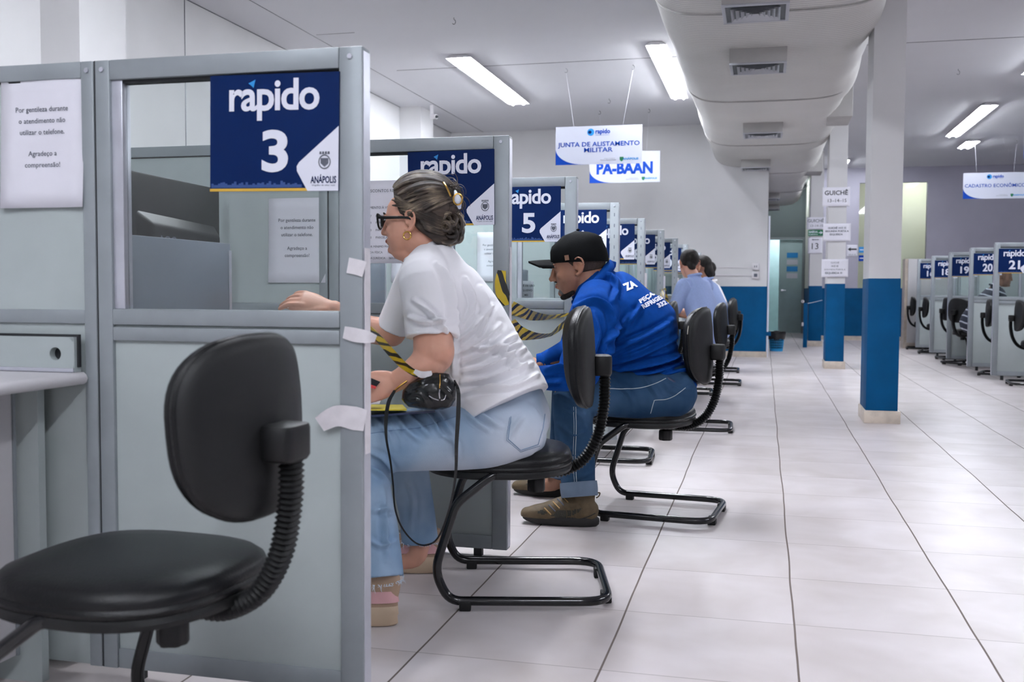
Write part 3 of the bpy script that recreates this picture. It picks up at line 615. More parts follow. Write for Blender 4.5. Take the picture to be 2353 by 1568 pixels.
b = MB(); b.poly([(-.06, .25), (-.035, .265), (-.035, .256), (.06, .256), (.06, .244), (-.035, .244), (-.035, .235)], -.006, -.0055); t = bpy.data.objects['number_notice']; part('arrow', b, 'ink', t, smooth=False)
t = notice('arrow_notice', 1.595, 1.81, 1.69, 1.93, YR-.001, 'sheet with a black arrow pointing left on the rear wall', [('SALA 01', .5, .12, .03, .01)], curl=.001)
b = MB(); b.poly([(-.09, .15), (-.03, .19), (-.03, .165), (.085, .165), (.085, .135), (-.03, .135), (-.03, .11)], -.004, -.0035); part('arrow', b, 'inkblack', t, smooth=False)
for z, mm, lb in ((1.77, 'cyan', 'upper small blue sticker on the tall rear window'), (1.6, 'signblue', 'lower small blue sticker on the tall rear window')):
    t = thing('window_sticker', lb, 'sticker', (1.95, YR+.028, z)); b = MB(); b.box(-.12, .12, -.002, 0, 0, .12); part('sheet', b, mm, t); b = MB(); b.box(-.1, .08, -.003, -.002, .05, .07); part('print', b, 'signwhite', t)

# ------------------------------------------------------------------ hanging signs
def hanging(x0, z0, y, label, lines, hooks, logo=True, W=.972, Hh=.425, small=True):
    t = thing('hanging_sign', label, 'hanging sign', (x0+W/2, y, z0), group='white signs hanging from the ceiling')
    b = MB(); b.box(-W/2, W/2, -.004, .004, 0, Hh); part('board', b, 'hangboard', t)
    pts = [(-W/2, 0)]+[(-W/2+.30*W*(1-math.cos(a)) if False else -W/2+.34*W*math.sin(a)**1.6, .40*Hh*(1-math.sin(a))**1.6) for a in np.linspace(0, math.pi/2, 12)]
    pts = [(-W/2, .40*Hh)]+[(-W/2+.36*W*(k/12)**1.5, .40*Hh*(1-k/12)**2.2) for k in range(1, 13)]+[(-W/2, 0)]
    b = MB(); b.poly(pts, -.006, -.0045); part('blue_corner', b, 'signblue', t, smooth=False)
    b = MB()
    for s, cu, z, h, kw in lines: line_text(b, s, cu*W, z*Hh, h, -.006, kw.get('bold', .05), wx=kw.get('wx', 1.1))
    part('lettering', b, 'signblue', t, smooth=False)
    if logo:
        b = MB(); A = np.arange(20)*np.pi/10; cx, cz, r = -.09*W, .84*Hh, .04
        b.poly([(cx+r*math.cos(a), cz+r*math.sin(a)) for a in A], -.0055, -.0045); part('logo_disc', b, 'cyan', t, smooth=False)
        b = MB(); b.poly([(cx-.01+.02*math.cos(a), cz+.018*math.sin(a)) for a in A], -.0062, -.0056); part('logo_core', b, 'navy', t, smooth=False)
        b = MB(); line_text(b, 'rapido', -.035*W, .80*Hh, .05, -.006, .03, align='l', wx=.9); line_text(b, 'ATENDIMENTO AO CIDADÃO', -.035*W, .75*Hh, .008, -.006, 0, align='l'); part('logo_lettering', b, 'signblue', t, smooth=False)
    if small:
        b = MB(); line_text(b, 'Secretaria Municipal de', .13*W, .135*Hh, .009, -.006, 0); line_text(b, 'Governo e Recursos Humanos', .115*W, .095*Hh, .01, -.006, .02); part('small_print', b, 'ink', t, smooth=False)
        b = MB(); cx, cz = .268*W, .125*Hh; b.poly([(cx-.022, cz+.022), (cx+.022, cz+.022), (cx+.02, cz-.012), (cx, cz-.03), (cx-.02, cz-.012)], -.006, -.0045); part('crest', b, 'green', t, smooth=False)
        b = MB(); line_text(b, 'ANÁPOLIS', .37*W, .1*Hh, .022, -.006, .04, shear=0, wx=1.2); part('city_name', b, 'cyan', t, smooth=False)
    for hx, hz, sx in hooks:
        b = MB(); tube(b, [(sx, 0, Hh), (hx-(x0+W/2), 0, H-z0-.05)], .0012, 5); part('wire', b, 'wire', t)
        c = np.array([hx-(x0+W/2), 0, H-z0-.03]); b = MB(); tube(b, [c+np.array([.016*math.cos(a), 0, .022*math.sin(a)]) for a in np.linspace(-2.6, 1.6, 9)]+[c+np.array([0, 0, .03])], .003, 5); part('hook', b, 'hook', t)
hanging(-2.313, 2.391, 11.3, 'hanging white sign reading JUNTA DE ALISTAMENTO MILITAR', [('JUNTA DE ALISTAMENTO', 0, .47, .05, {'bold': .014, 'wx': 1.12}), ('MILITAR', 0, .32, .05, {'bold': .014, 'wx': 1.25})], ((-2.2, 0, -.28), (-1.45, 0, .27)))
hanging(-2.392, 2.472, 14.05, 'hanging white sign reading PA-BAAN behind the military enlistment sign', [('PA-BAAN', 0, .3, .15, {'bold': .045, 'wx': .88})], ((-2.26, 0, -.3), (-1.58, 0, .3)))
hanging(3.155, 2.527, 18.2, 'hanging white sign reading CADASTRO ECONÔMICO, right edge of the photo', [('CADASTRO ECONÔMICO', 0, .44, .055, {'bold': .014, 'wx': 1.0})], ((3.32, 0, -.28), (3.95, 0, .28)))
hanging(2.88, 2.53, 12.9, 'hanging blue and white sign barely entering the right edge of the photo', [('CADASTRO', 0, .44, .06, {})], ((3.0, 0, -.28), (3.7, 0, .28)))
for i, (x, y) in enumerate(((-2.0, 13.2), (2.05, 12.3), (1.55, 16.5), (-2.8, 9.0))):
    t = thing('ceiling_hook', ['bare steel hook in the ceiling above the PA-BAAN sign', 'bare steel hook in the ceiling right of the nearest pillar', 'small hook in the ceiling between the pillars', 'small bare hook in the ceiling above cubicle 8'][i], 'hook', (x, y, H))
    b = MB(); tube(b, [(.016*math.cos(a), 0, -.04+.022*math.sin(a)) for a in np.linspace(-2.6, 1.6, 9)]+[(0, 0, 0)], .003, 5); part('wire_loop', b, 'hook', t)

# ------------------------------------------------------------------ wall fittings
t = thing('wall_socket', 'upper white socket on the far wall by the corner', 'socket', (-.138, YF, 1.3)); b = MB(); b.box(-.05, .05, -.04, 0, 0, .095); part('box', b, 'white', t, bevel=.005); b = MB(); b.box(-.02, -.008, -.042, -.04, .035, .065).box(.008, .02, -.042, -.04, .035, .065); part('outlet', b, 'ink', t)
t = thing('wall_socket', 'lower white socket with a dark insert on the far wall by the corner', 'socket', (-.136, YF, 1.17)); b = MB(); b.box(-.05, .05, -.04, 0, 0, .1); part('box', b, 'white', t, bevel=.005); b = MB(); b.box(-.025, .025, -.042, -.04, .025, .075); part('insert', b, 'ink', t)
t = thing('cable_conduit', 'upper thin white conduit along the far wall', 'conduit', (-2, YF, 1.34)); b = MB(); b.box(-1, 1.81, -.014, 0, -.008, .008); part('channel', b, 'white', t)
t = thing('cable_conduit', 'lower thin white conduit along the far wall', 'conduit', (-2, YF, 1.225)); b = MB(); b.box(-1, 1.81, -.02, 0, -.012, .012); part('channel', b, 'white', t)
t = thing('cable_conduit', 'white vertical conduit on the far wall corner beside the corridor', 'conduit', (.05, YF+.05, 0)); b = MB(); b.box(-.012, .014, -.02, .02, .0, 2.1); part('channel', b, 'signwhite', t)
b = MB(); b.box(-.025, .05, -.03, .03, .32, .38); part('clamp', b, 'blue', t)
t = thing('security_camera', 'small white security camera under the ceiling on the far pilaster', 'camera', (-4.4, 13.15, 3.32)); b = MB(); tube(b, [(0, 0, 0), (.09, -.07, -.02)], [.035, .03], 12); part('housing', b, 'white', t); b = MB(); tube(b, [(.09, -.07, -.02), (.1, -.078, -.022)], .022, 12); part('lens', b, 'inkblack', t); b = MB(); b.box(-.02, .02, -.02, .02, .02, .15); part('bracket', b, 'white', t)
# waste bin
t = thing('waste_bin', 'light blue lattice waste bin lined with a black bag beside the far wall corner', 'waste bin', (.2, 17.25, 0))
A = np.arange(28)*2*np.pi/28; b = MB()
R = [np.array([(r*math.cos(a), r*math.sin(a), z) for a in A]) for r, z in ((.1, 0), (.105, .045), (.108, .045), (.104, .004))]; b.rings(R); 
for k in range(28):
    a = A[k]; tube(b, [(.105*math.cos(a), .105*math.sin(a), .04), (.128*math.cos(a), .128*math.sin(a), .3)], .0035, 4)
for z in (.08, .12, .16, .2, .24, .3): r = .1+.028*z/.3; tube(b, [(r*math.cos(a), r*math.sin(a), z) for a in A], .0035, 4, closed=True)
part('basket', b, 'bluebin', t)
b = MB(); R = []
for r, z in ((.09, .03), (.098, .1), (.112, .19), (.135, .2), (.145, .27), (.15, .31), (.145, .325), (.12, .31), (.1, .2)):
    R.append(np.array([((r+.006*math.sin(7*a+z*30)+.004*math.sin(13*a))*math.cos(a), (r+.006*math.sin(7*a+z*30))*math.sin(a), z+(.006*math.sin(5*a) if z > .18 else 0)) for a in A]))
b.rings(R); part('bin_bag', b, 'bag', t)
# blue barrier post and chain by the far pillar
t = thing('barrier_post', 'slim blue post with white knob and chain beside the far pillar', 'barrier post', (.7, 18.5, 0))
b = MB(); b.box(-.035, .035, -.02, .02, 0, .78); part('post', b, 'blue', t, bevel=.005)
b = MB(); tube(b, [(-.02, 0, .8+.02*math.sin(a)) if 0 else (-.05+.02*math.cos(a), 0, .81+.02*math.sin(a)) for a in np.linspace(0, 2*np.pi, 9)[:-1]], .01, 6, closed=True); part('knob', b, 'white', t)
b = MB(); tube(b, spline([(-.03, 0, .77), (.1, .1, .785), (.29, .3, .83)], 6), .006, 6); part('chain', b, 'metalgrey', t)
b = MB(); b.box(-.06, -.03, -.02, .02, .38, .44); part('latch', b, 'white', t)
t = thing('floor_plate', 'small rectangular inspection plate set in the floor tiles at right', 'floor plate', (1.545, 5.02, 0))
b = MB(); b.box(-.11, .11, -.055, -.05, 0, .003).box(-.11, .11, .05, .055, 0, .003).box(-.11, -.105, -.05, .05, 0, .003).box(.105, .11, -.05, .05, 0, .003); part('rim', b, 'ink', t); b = MB(); b.box(-.104, .104, -.049, .049, 0, .002); part('cover', b, 'base', t)

# ------------------------------------------------------------------ desks and what stands on them
def desk(y0, y1, label):
    t = thing('service_desk', label, 'desk', (-1.63, (y0+y1)/2, 0), group='white service desks'); h = (y1-y0)/2
    b = MB(); pr = [(0, .76), (-.004, .769), (-.012, .775), (-.85, .775), (-.85, .745), (-.012, .745), (-.004, .75)]
    b.add([(p[0], -h, p[1]) for p in pr]+[(p[0], h, p[1]) for p in pr], [tuple(range(7)), tuple(range(13, 6, -1))]+[(i, i+7, (i+1) % 7+7, (i+1) % 7) for i in range(7)])
    part('worktop', b, 'white', t, sharp=50)
    b = MB(); b.box(-.16, -.14, -h+.02, h-.1, .08, .745); part('front_panel', b, 'white', t, bevel=.003)
    b = MB(); b.box(-.162, -.136, h-.1, h-.092, .08, .745); part('edge_strip', b, 'alu', t)
    b = MB(); b.box(-.8, -.1, h-.06, h-.035, 0, .745); part('side_leg', b, 'lam', t)
    b = MB(); b.box(-.8, -.1, -h+.035, -h+.06, 0, .745); part('side_leg', b, 'lam', t)
    return t
D = []
for i in range(3):
    y0 = [.85, LY[0]+.052, LY[1]+.052][i]; y1 = LY[i]-.003
    D.append(desk(y0, y1, ['white topped service desk in front of the nearest divider, lower left of the photo', 'white service desk behind the divider with sign 3', 'white service desk behind the divider with sign 4'][i]))
t = thing('cable_box', 'grey cable box with a round hole lying on the near white desk', 'cable box', (-1.64, LY[0]-.03, .776))
A = np.linspace(0, 2*np.pi, 25)[:-1]
b = MB(); x0, x1, z0, z1 = -.6, -.01, 0, .085; cx, cz, r = -.062, .045, .0165
N = 24; outer = []
for a in A:
    c, s = math.cos(a), math.sin(a); k = min((x1-cx)/c if c > 0 else (x0-cx)/c if c < 0 else 9, (z1-cz)/s if s > 0 else (z0-cz)/s if s < 0 else 9); outer.append((cx+c*k, 0, cz+s*k))
inner = [(cx+r*math.cos(a), 0, cz+r*math.sin(a)) for a in A]; deep = [(p[0], .02, p[2]) for p in inner]
b.add(outer+inner+deep, [(i, (i+1) % N, (i+1) % N+N, i+N) for i in range(N)]+[(i+N, (i+1) % N+N, (i+1) % N+2*N, i+2*N) for i in range(N)])
b.box(x0, x1, .0001, .026, z1, z1+.002); b.box(x1, x1+.002, 0, .026, z0, z1); part('housing', b, 'lam', t, smooth=False)
b = MB(); b.box(cx-.03, cx+.03, .0195, .0205, cz-.03, cz+.03); part('hole', b, 'gap', t)
b = MB(); b.box(x0, x1+.006, .012, .02, z1+.002, z1+.008).box(x1+.002, x1+.007, .01, .02, .012, z1+.008); part('gasket', b, 'gap', t)
b = MB(); b.box(x0, x1+.002, -.006, 0, 0, .01); part('lower_lip', b, 'alulight', t, bevel=.003)
def screen_board(y0, label, x=-1.66):
    t = thing('desk_screen', label, 'desk screen', (x, y0, .776), group='grey boards standing on the service desks')
    b = MB(); b.box(-.006, 0, 0, .64, 0, .352); part('board', b, 'board', t, bevel=.002)
    b = MB(); b.box(-.008, .002, .63, .645, 0, .33); part('end_strip', b, 'alulight', t, bevel=.002)
    for yy in (.08, .5): b = MB(); b.box(-.06, .0, yy, yy+.03, 0, .012); part('base_clip', b, 'gap', t)
def monitor(x, y, rz, label):
    t = thing('computer_monitor', label, 'monitor', (x, y, .776), rz, group='black monitors on the service desks')
    b = MB(); b.box(-.012, .012, -.34, .34, .2, .585); part('screen', b, 'black', t, bevel=.006)
    b = MB(); b.add([(.012, -.24, .22), (.012, .3, .22), (.012, .3, .44), (.012, -.24, .46), (.05, -.2, .24), (.05, .27, .24), (.05, .27, .4), (.05, -.2, .42)], [(4, 5, 6, 7), (0, 1, 5, 4), (1, 2, 6, 5), (2, 3, 7, 6), (3, 0, 4, 7)]); part('back_housing', b, 'black', t, bevel=.012, seg=3)
    b = MB(); b.box(-.01, .03, -.03, .05, .012, .3); part('neck', b, 'black', t, bevel=.004)
    b = MB(); b.box(-.1, .1, -.1, .12, 0, .014); part('base', b, 'black', t, bevel=.004)
    v, f = text_verts('AOC', 1.0, .03); k = .032; w_ = np.zeros_like(v); w_[:, 1] = v[:, 0]*k*1.6-.17; w_[:, 2] = v[:, 1]*k+.36; w_[:, 0] = .0515
    b = MB(); b.add(w_, f); part('lettering', b, 'ink', t, smooth=False)
    return t
for i, p in enumerate((LY[0], LY[1], LY[2], LY[3])):
    if i < 2 or True:
        pass
desk(LY[2]+.052, LY[3]-.003, 'white service desk behind the divider with sign 5'); desk(LY[3]+.052, LY[4]-.003, 'white service desk behind the divider with sign 6')
for i, lb in enumerate(('behind the glass of sign 3', 'behind the glass of sign 4', 'behind the woman, seen past her back', 'behind the printed card left of the man\'s chin')):
    screen_board(LY[i]+.11, 'grey board standing on the desk '+lb)
monitor(-2.0, LY[0]+.95, 0.06, 'black monitor seen from the back through the glass under sign 3')
monitor(-2.0, LY[1]+.95, 0.0, 'black monitor on the desk behind sign 4')
monitor(-2.0, LY[2]+.95, 0.0, 'black monitor edge showing right of the woman\'s hair')
for i, (y, lb) in enumerate(((RY[0]+.35, 'grey board on the desk behind sign 21'), (RY[1]+.3, 'grey board on the desk behind sign 20'), (RY[2]+.3, 'grey board on the desk behind sign 19'), (RY[3]+.3, 'grey board on the desk behind sign 18'))):
    t = thing('service_desk', 'white service desk in the right row '+lb.split('desk ')[1], 'desk', (3.2, RY[i]+.7, 0), group='white service desks')
    b = MB(); b.box(0, .7, -.6, .62, .745, .775); part('worktop', b, 'white', t, bevel=.006); b = MB(); b.box(.1, .12, -.6, .62, .05, .745); part('front_panel', b, 'white', t)
    t = thing('desk_screen', lb, 'desk screen', (3.3, y+.2, .776), group='grey boards standing on the service desks'); b = MB(); b.box(0, .006, 0, .5, 0, .35); part('board', b, 'board', t, bevel=.002)
    b = MB(); b.box(-.03, .06, .1, .13, 0, .01); part('base_clip', b, 'gap', t)
    t = thing('computer_monitor', 'black monitor in the right row behind sign %d' % RNUM[i], 'monitor', (3.62, RY[i]+.7, .776), group='black monitors on the service desks'); b = MB(); b.box(-.012, .012, -.25, .25, .13, .47); part('screen', b, 'black', t, bevel=.005); b = MB(); b.box(-.02, .02, -.03, .03, .01, .2); part('neck', b, 'black', t); b = MB(); b.box(-.08, .08, -.1, .1, 0, .012); part('base', b, 'black', t)

# ------------------------------------------------------------------ chairs
def outline(n, a, bb, e, narrow=0.0):
    A = np.arange(n)*2*np.pi/n; c, s = np.cos(A), np.sin(A)
    x = a*np.sign(c)*np.abs(c)**(2/e); z = bb*np.sign(s)*np.abs(s)**(2/e)
    return x*(1+narrow*z/bb), z
def make_chair(label, dz=0.0, worn=False):
    t = thing('cantilever_chair', label, 'chair', (0, 0, 0), group='black vinyl cantilever chairs')
    r = .0142
    for nm in ('frame',):
        L_ = lambda s: [(.06, s*.12, .42), (-.16, s*.215, .415), (-.27, s*.235, .33), (-.335, s*.235, .12), (-.29, s*.235, .0145+r), (-.21, s*.235, .0145+r), (.205, s*.235, .0145+r)]
        a = L_(-1); c = L_(1)[::-1]; path = rounded_path(a+c, [.06, .09, .12, .1, .12, .09, .09, .12, .1, .12, .09, .06][:len(a)+len(c)-2] if True else .08, 6)
        b = MB(); tube(b, path, r, 12); part('frame', b, 'steelblack', t)
    for x, y in ((-.24, -.235), (-.24, .235), (.198, -.14), (.198, .14)):
        b = MB()
        if x < 0: b.box(x-.018, x+.018, y-.016, y+.016, 0, .03)
        else: b.box(x-.014, x+.02, y-.022, y+.022, 0, .034)
        part('glide', b, 'black', t, bevel=.004)
    # seat
    ox, oz = outline(48, 1, 1, 2.6); sx, sy = .238, .225
    def ring(k, z, dip=0): return np.array([(-.14+ox[i]*sx*k, oz[i]*sy*k, z-dip*max(0, -ox[i]*k-.55)**2*.08-.006*abs(oz[i]*k)**2) for i in range(48)])
    b = MB(); b.rings([ring(.2, .402), ring(.9, .402), ring(.985, .408), ring(1.0, .418), ring(.985, .428)]); part('seat_shell', b, 'shell', t)
    b = MB(); b.rings([ring(.95, .426), ring(.99, .43), ring(1.005, .438), ring(.995, .444), ring(.985, .446), ring(.99, .452, 1), ring(.965, .466, 1), ring(.9, .477, 1), ring(.75, .485, 1), ring(.5, .4885, .5), ring(.25, .489), ring(.05, .489)]); part('seat', b, 'vinyl', t)
    # spine
    sp_ = spline([(-.06, 0, .398), (.0, 0, .392), (.07, 0, .393), (.135, 0, .43), (.18, 0, .505), (.2, 0, .6), (.203, 0, .66), (.203, 0, .735+dz)], 10)
    d = np.r_[0, np.cumsum(np.linalg.norm(np.diff(sp_, axis=0), axis=1))]; n = 48; s = np.linspace(0, d[-1], n*2); P = np.stack([np.interp(s, d, sp_[:, k]) for k in range(3)], 1)
    T, N1, N2 = frame_along(P); A = np.arange(14)*2*np.pi/14; R = []
    for i in range(len(P)):
        k = 1.17 if i % 2 == 0 else .88; 
        if s[i] < .08: k = .9
        side = np.array([0, 1.0, 0]); nn = np.cross(T[i], side)
        ex = 3.0; ca, sa = np.cos(A), np.sin(A); R.append(P[i]+np.outer(np.sign(ca)*np.abs(ca)**(2/ex)*.0235*k, side)+np.outer(np.sign(sa)*np.abs(sa)**(2/ex)*.0165*k, nn))
    b = MB(); b.rings(R); part('bellows_spine', b, 'black', t, sharp=75)
    b = MB(); b.box(-.15, .02, -.05, .05, .385, .404); part('mechanism', b, 'black', t, bevel=.005)
    # knob
    b = MB(); A = np.arange(24)*2*np.pi/24; rr = .028*(1+.06*np.sign(np.sin(A*6))); b.rings([np.array([(-.02+q*k_*math.cos(a), -.045+q*k_*math.sin(a), z) for q, a in zip(rr, A)]) for k_, z in ((.5, .392), (.5, .378), (.95, .376), (1.0, .37), (1.0, .338), (.9, .333))]); part('knob', b, 'black', t)
    # mounting bracket
    zc = .742+dz
    A = np.arange(20)*2*np.pi/20; b = MB(); R = []
    for k_, z in ((.85, -.034), (1, -.026), (1, .022), (.93, .03), (.7, .033)):
        ca, sa = np.cos(A), np.sin(A); R.append(np.array([(.198+np.sign(c)*abs(c)**.6*.027*k_-(.012 if c < 0 else 0), np.sign(q)*abs(q)**.6*.047*k_, zc+z) for c, q in zip(ca, sa)]))
    b.rings(R); part('bracket', b, 'black', t, sharp=50)
    # backrest: vinyl pad in front, plastic shell behind, both curved around the sitter
    yy, zz = outline(56, .19, .166, 2.7, .05); z0 = .768+dz
    def br(k, x): return np.array([(x-1.55*(yy[i]*k)**2-.28*((zz[i]*k+.03))**2*1.6-.0+.06*zz[i]*k*0, yy[i]*k, z0+zz[i]*k) for i in range(56)])
    b = MB(); b.rings([br(.05, .1725), br(.5, .1725), br(.85, .172), br(.95, .17), br(.985, .164), br(.99, .158)]); part('back_shell', b, 'shell', t, sharp=60)
    b = MB(); b.rings([br(.97, .159), br(1.0, .158), br(1.012, .154), br(1.005, .149), br(.995, .1465), br(.99, .136), br(.96, .126), br(.88, .12), br(.7, .116), br(.4, .114), br(.05, .113)]); part('backrest', b, 'vinyl', t)
    if worn:
        pts = br(1.016, .156)
        for i0 in (10, 16, 24, 38, 43): b = MB(); tube(b, pts[i0:i0+3+(i0 % 3)], .0022, 5); part('torn_edge', b, 'wear', t)
    return t
def seat_at(t, x, y, rz): t.location = (x, y, 0); t.rotation_euler = (0, 0, rz)
c0 = make_chair('empty black cantilever chair in the foreground at lower left', dz=-.03); seat_at(c0, -1.02, 1.672, -.08)
c1 = make_chair('black cantilever chair the woman in the white T-shirt sits on'); seat_at(c1, -.7, 3.235, .24)
c2 = make_chair('black cantilever chair with worn edges under the man in blue', dz=-.02, worn=True); seat_at(c2, -.385, 4.48, -.1)
def more(x, y, rz, label): return copy_tree(c0, label, (x, y, 0), rz)
more(-.83, 5.87, .05, 'empty black chair right behind the man in blue, its base seen under his seat')
more(-.42, 7.3, .03, 'empty black chair standing out in the aisle beyond the man in blue')
more(-.83, 8.15, .12, 'black chair whose backrest stands just behind the man\'s blue back')
more(-.68, 9.8, .05, 'black chair of the person in the pale blue shirt')
more(-.44, 10.9, .0, 'black chair of the dark haired person in the second place of the far group')
more(-.5, 12.6, .0, 'farthest black chair of the left row, under the person with a dark strap')
more(3.05, 12.05+.95, math.pi+.05, 'black chair cut by the right edge of the photo at counter 21')if False else None
more(2.75, 11.75, math.pi-.08, 'black chair cut by the right edge of the photo near counter 21')
more(2.72, 13.05, math.pi-.35, 'black chair between the signs 20 and 21')
more(2.64, 14.85, math.pi+.6, 'black chair of the person in the striped jersey')
more(2.7, 15.9, math.pi+.2, 'black chair at counter 19, behind the striped person\'s chair')
more(2.62, 17.35, math.pi-.1, 'black chair at counter 18 in the right row')
more(2.6, 18.6, math.pi-.1, 'farthest black chair of the right row, by the low white wall')
# ------------------------------------------------------------------ people: helpers
def ray(x, y): return AF+(x-IW/2)/FPX*AR-(y-IH/2)/FPX*AU
def P(x, y, d): return EYE+ray(x, y)*d                      # point at depth d along the view axis
HA = np.array([math.cos(_yaw), math.sin(_yaw), 0.0]); HB = np.array([-math.sin(_yaw), math.cos(_yaw), 0.0])   # image right, away from viewer
def proj(v):
    q = v-EYE; z = q@AF; return np.stack([IW/2+FPX*(q@AR)/z, IH/2-FPX*(q@AU)/z], 1), z
def sweep(mb, pts, ra, rb=None, n=20, sub=4, bdir=None, caps=True, ex=2.0):
    """tapered limb through points; ra across the limb, rb along bdir (default: away from the viewer)"""
    pts = np.asarray(pts, float); ra = np.asarray(ra, float); rb = ra if rb is None else np.asarray(rb, float)
    S = spline(np.column_stack([pts, ra, rb]), sub); C, A_, B_ = S[:, :3], np.maximum(S[:, 3], 1e-4), np.maximum(S[:, 4], 1e-4)
    T = np.gradient(C, axis=0); T /= np.linalg.norm(T, axis=1)[:, None]+1e-12
    b0 = HB if bdir is None else np.asarray(bdir, float); th = np.arange(n)*2*np.pi/n
    c, s = np.sign(np.cos(th))*np.abs(np.cos(th))**(2/ex), np.sign(np.sin(th))*np.abs(np.sin(th))**(2/ex)
    R = []
    def ringat(cen, t, a, b):
        bb = b0-t*np.dot(b0, t); bb /= np.linalg.norm(bb)+1e-9; nn = np.cross(t, bb); return cen+np.outer(c*a, nn)+np.outer(s*b, bb)
    if caps:
        for k in (1.25, .95, .6, .3): q = math.sqrt(max(0, 1-(k/1.3)**2)); R.append(ringat(C[0]-T[0]*k/1.3*min(A_[0], B_[0]), T[0], A_[0]*max(q, .12), B_[0]*max(q, .12)))
    for i in range(len(C)): R.append(ringat(C[i], T[i], A_[i], B_[i]))
    if caps:
        for k in (.3, .6, .95, 1.25): q = math.sqrt(max(0, 1-(k/1.3)**2)); R.append(ringat(C[-1]+T[-1]*k/1.3*min(A_[-1], B_[-1]), T[-1], A_[-1]*max(q, .12), B_[-1]*max(q, .12)))
    return mb.rings(R)
def ell(mb, c, ax, r, n=18, m_=12):
    """ellipsoid; ax = 3 row axes"""
    R = []
    for i in range(m_+1):
        ph = -math.pi/2+math.pi*i/m_; q = max(math.cos(ph), .02); th = np.arange(n)*2*np.pi/n
        R.append(np.asarray(c)+np.outer(np.cos(th)*q*r[0], ax[0])+np.outer(np.sin(th)*q*r[1], ax[1])+math.sin(ph)*r[2]*ax[2])
    return mb.rings(R)
def fuse(mb, voxel, smooth=4, fac=.5):
    v, f = mb.arr(); me = bpy.data.meshes.new('tmp'); me.from_pydata([tuple(x) for x in v], [], f); me.update()
    bm = bmesh.new(); bm.from_mesh(me); bmesh.ops.recalc_face_normals(bm, faces=bm.faces); bm.to_mesh(me); bm.free()
    o = bpy.data.objects.new('tmp', me); COL.objects.link(o)
    r = o.modifiers.new('r', 'REMESH'); r.mode = 'VOXEL'; r.voxel_size = voxel; r.use_smooth_shade = True
    if smooth: s = o.modifiers.new('s', 'SMOOTH'); s.iterations = smooth; s.factor = fac
    dg = bpy.context.evaluated_depsgraph_get(); dg.update()
    me2 = bpy.data.meshes.new_from_object(o.evaluated_get(dg)); bpy.data.objects.remove(o); bpy.data.meshes.remove(me)
    return me2
def get_v(me):
    a = np.empty(len(me.vertices)*3); me.vertices.foreach_get('co', a); return a.reshape(-1, 3)
def get_n(me):
    a = np.empty(len(me.vertices)*3); me.vertex_normals.foreach_get('vector', a); return a.reshape(-1, 3)
def set_v(me, v): me.vertices.foreach_set('co', v.ravel()); me.update()
def seg_dist(p, line):
    best = np.full(len(p), 1e9); tt = np.zeros(len(p)); L_ = 0
    line = np.asarray(line, float); tot = np.linalg.norm(np.diff(line, axis=0), axis=1).sum()
    for a, b in zip(line[:-1], line[1:]):
        ab = b-a; l = np.linalg.norm(ab); t = np.clip(((p-a)@ab)/(l*l), 0, 1); d = np.linalg.norm(p-(a+t[:, None]*ab), axis=1)
        m_ = d < best; best[m_] = d[m_]; tt[m_] = (L_+t[m_]*l)/tot; L_ += l
    return best, tt
def folds(me, lines, amp=.006, wid=7, near=True):
    """raise cloth folds along lines given where the photo shows them"""
    v, n = get_v(me), get_n(me); uv, z = proj(v); view = EYE-v; view /= np.linalg.norm(view, axis=1)[:, None]
    face = np.clip(((n*view).sum(1)+.35)*1.6, 0, 1); h = np.zeros(len(v))
    for ln in lines:
        a, w_ = 1.0, wid
        if isinstance(ln, dict): a = ln.get('a', 1.0); w_ = ln.get('w', wid); ln = ln['p']
        s = spline([(x, y, 0) for x, y in ln], 5)[:, :2]; d, t = seg_dist(uv, s)
        env = np.sin(np.pi*np.clip(t, .04, .96))**.6
        h += a*env*(np.exp(-np.abs(d/w_)**1.4)-.55*np.exp(-((d-1.9*w_)/w_)**2))
    set_v(me, v+n*(h*amp*face)[:, None])
def noise3(v, f, seed=0):
    r = np.random.default_rng(seed); h = 0
    for k in range(6):
        w_ = r.normal(size=3)*f; h = h+np.sin(v@w_+r.uniform(0, 6))
    return h/6
def wrinkle(me, amp, f, seed, dirv=None):
    v, n = get_v(me), get_n(me); q = v.copy()
    if dirv is not None: d = np.asarray(dirv, float); d /= np.linalg.norm(d); q = v-np.outer(v@d, d)*.75
    h = noise3(q, f, seed)*.6+noise3(q, f*2.1, seed+1)*.4; set_v(me, v+n*(amp*h)[:, None])
def bvh_of(me): return BVHTree.FromPolygons([tuple(x.co) for x in me.vertices], [tuple(p.vertices) for p in me.polygons])
def hit(bv, x, y, off=.0015):
    d = Vector(ray(x, y)).normalized(); loc, nor, i, dist = bv.ray_cast(Vector(EYE), d)
    if loc is None: return None
    if nor.dot(d) > 0: nor = -nor
    return np.array(loc+nor*off)
def seam(bv, pts, r, m, parent, org, name='seam', off=.001, n=6, lin_=False):
    s = spline([(x, y, 0) for x, y in pts], 8)[:, :2] if not lin_ else np.concatenate([np.linspace(a, b, 9)[:-1] for a, b in zip(np.array(pts, float)[:-1], np.array(pts, float)[1:])]+[[pts[-1]]]); q = [hit(bv, x, y, off) for x, y in s]; q = [p for p in q if p is not None]
    if len(q) < 3: return
    b = MB(); tube(b, q, r, n); return part(name, b, m, parent, origin=org)
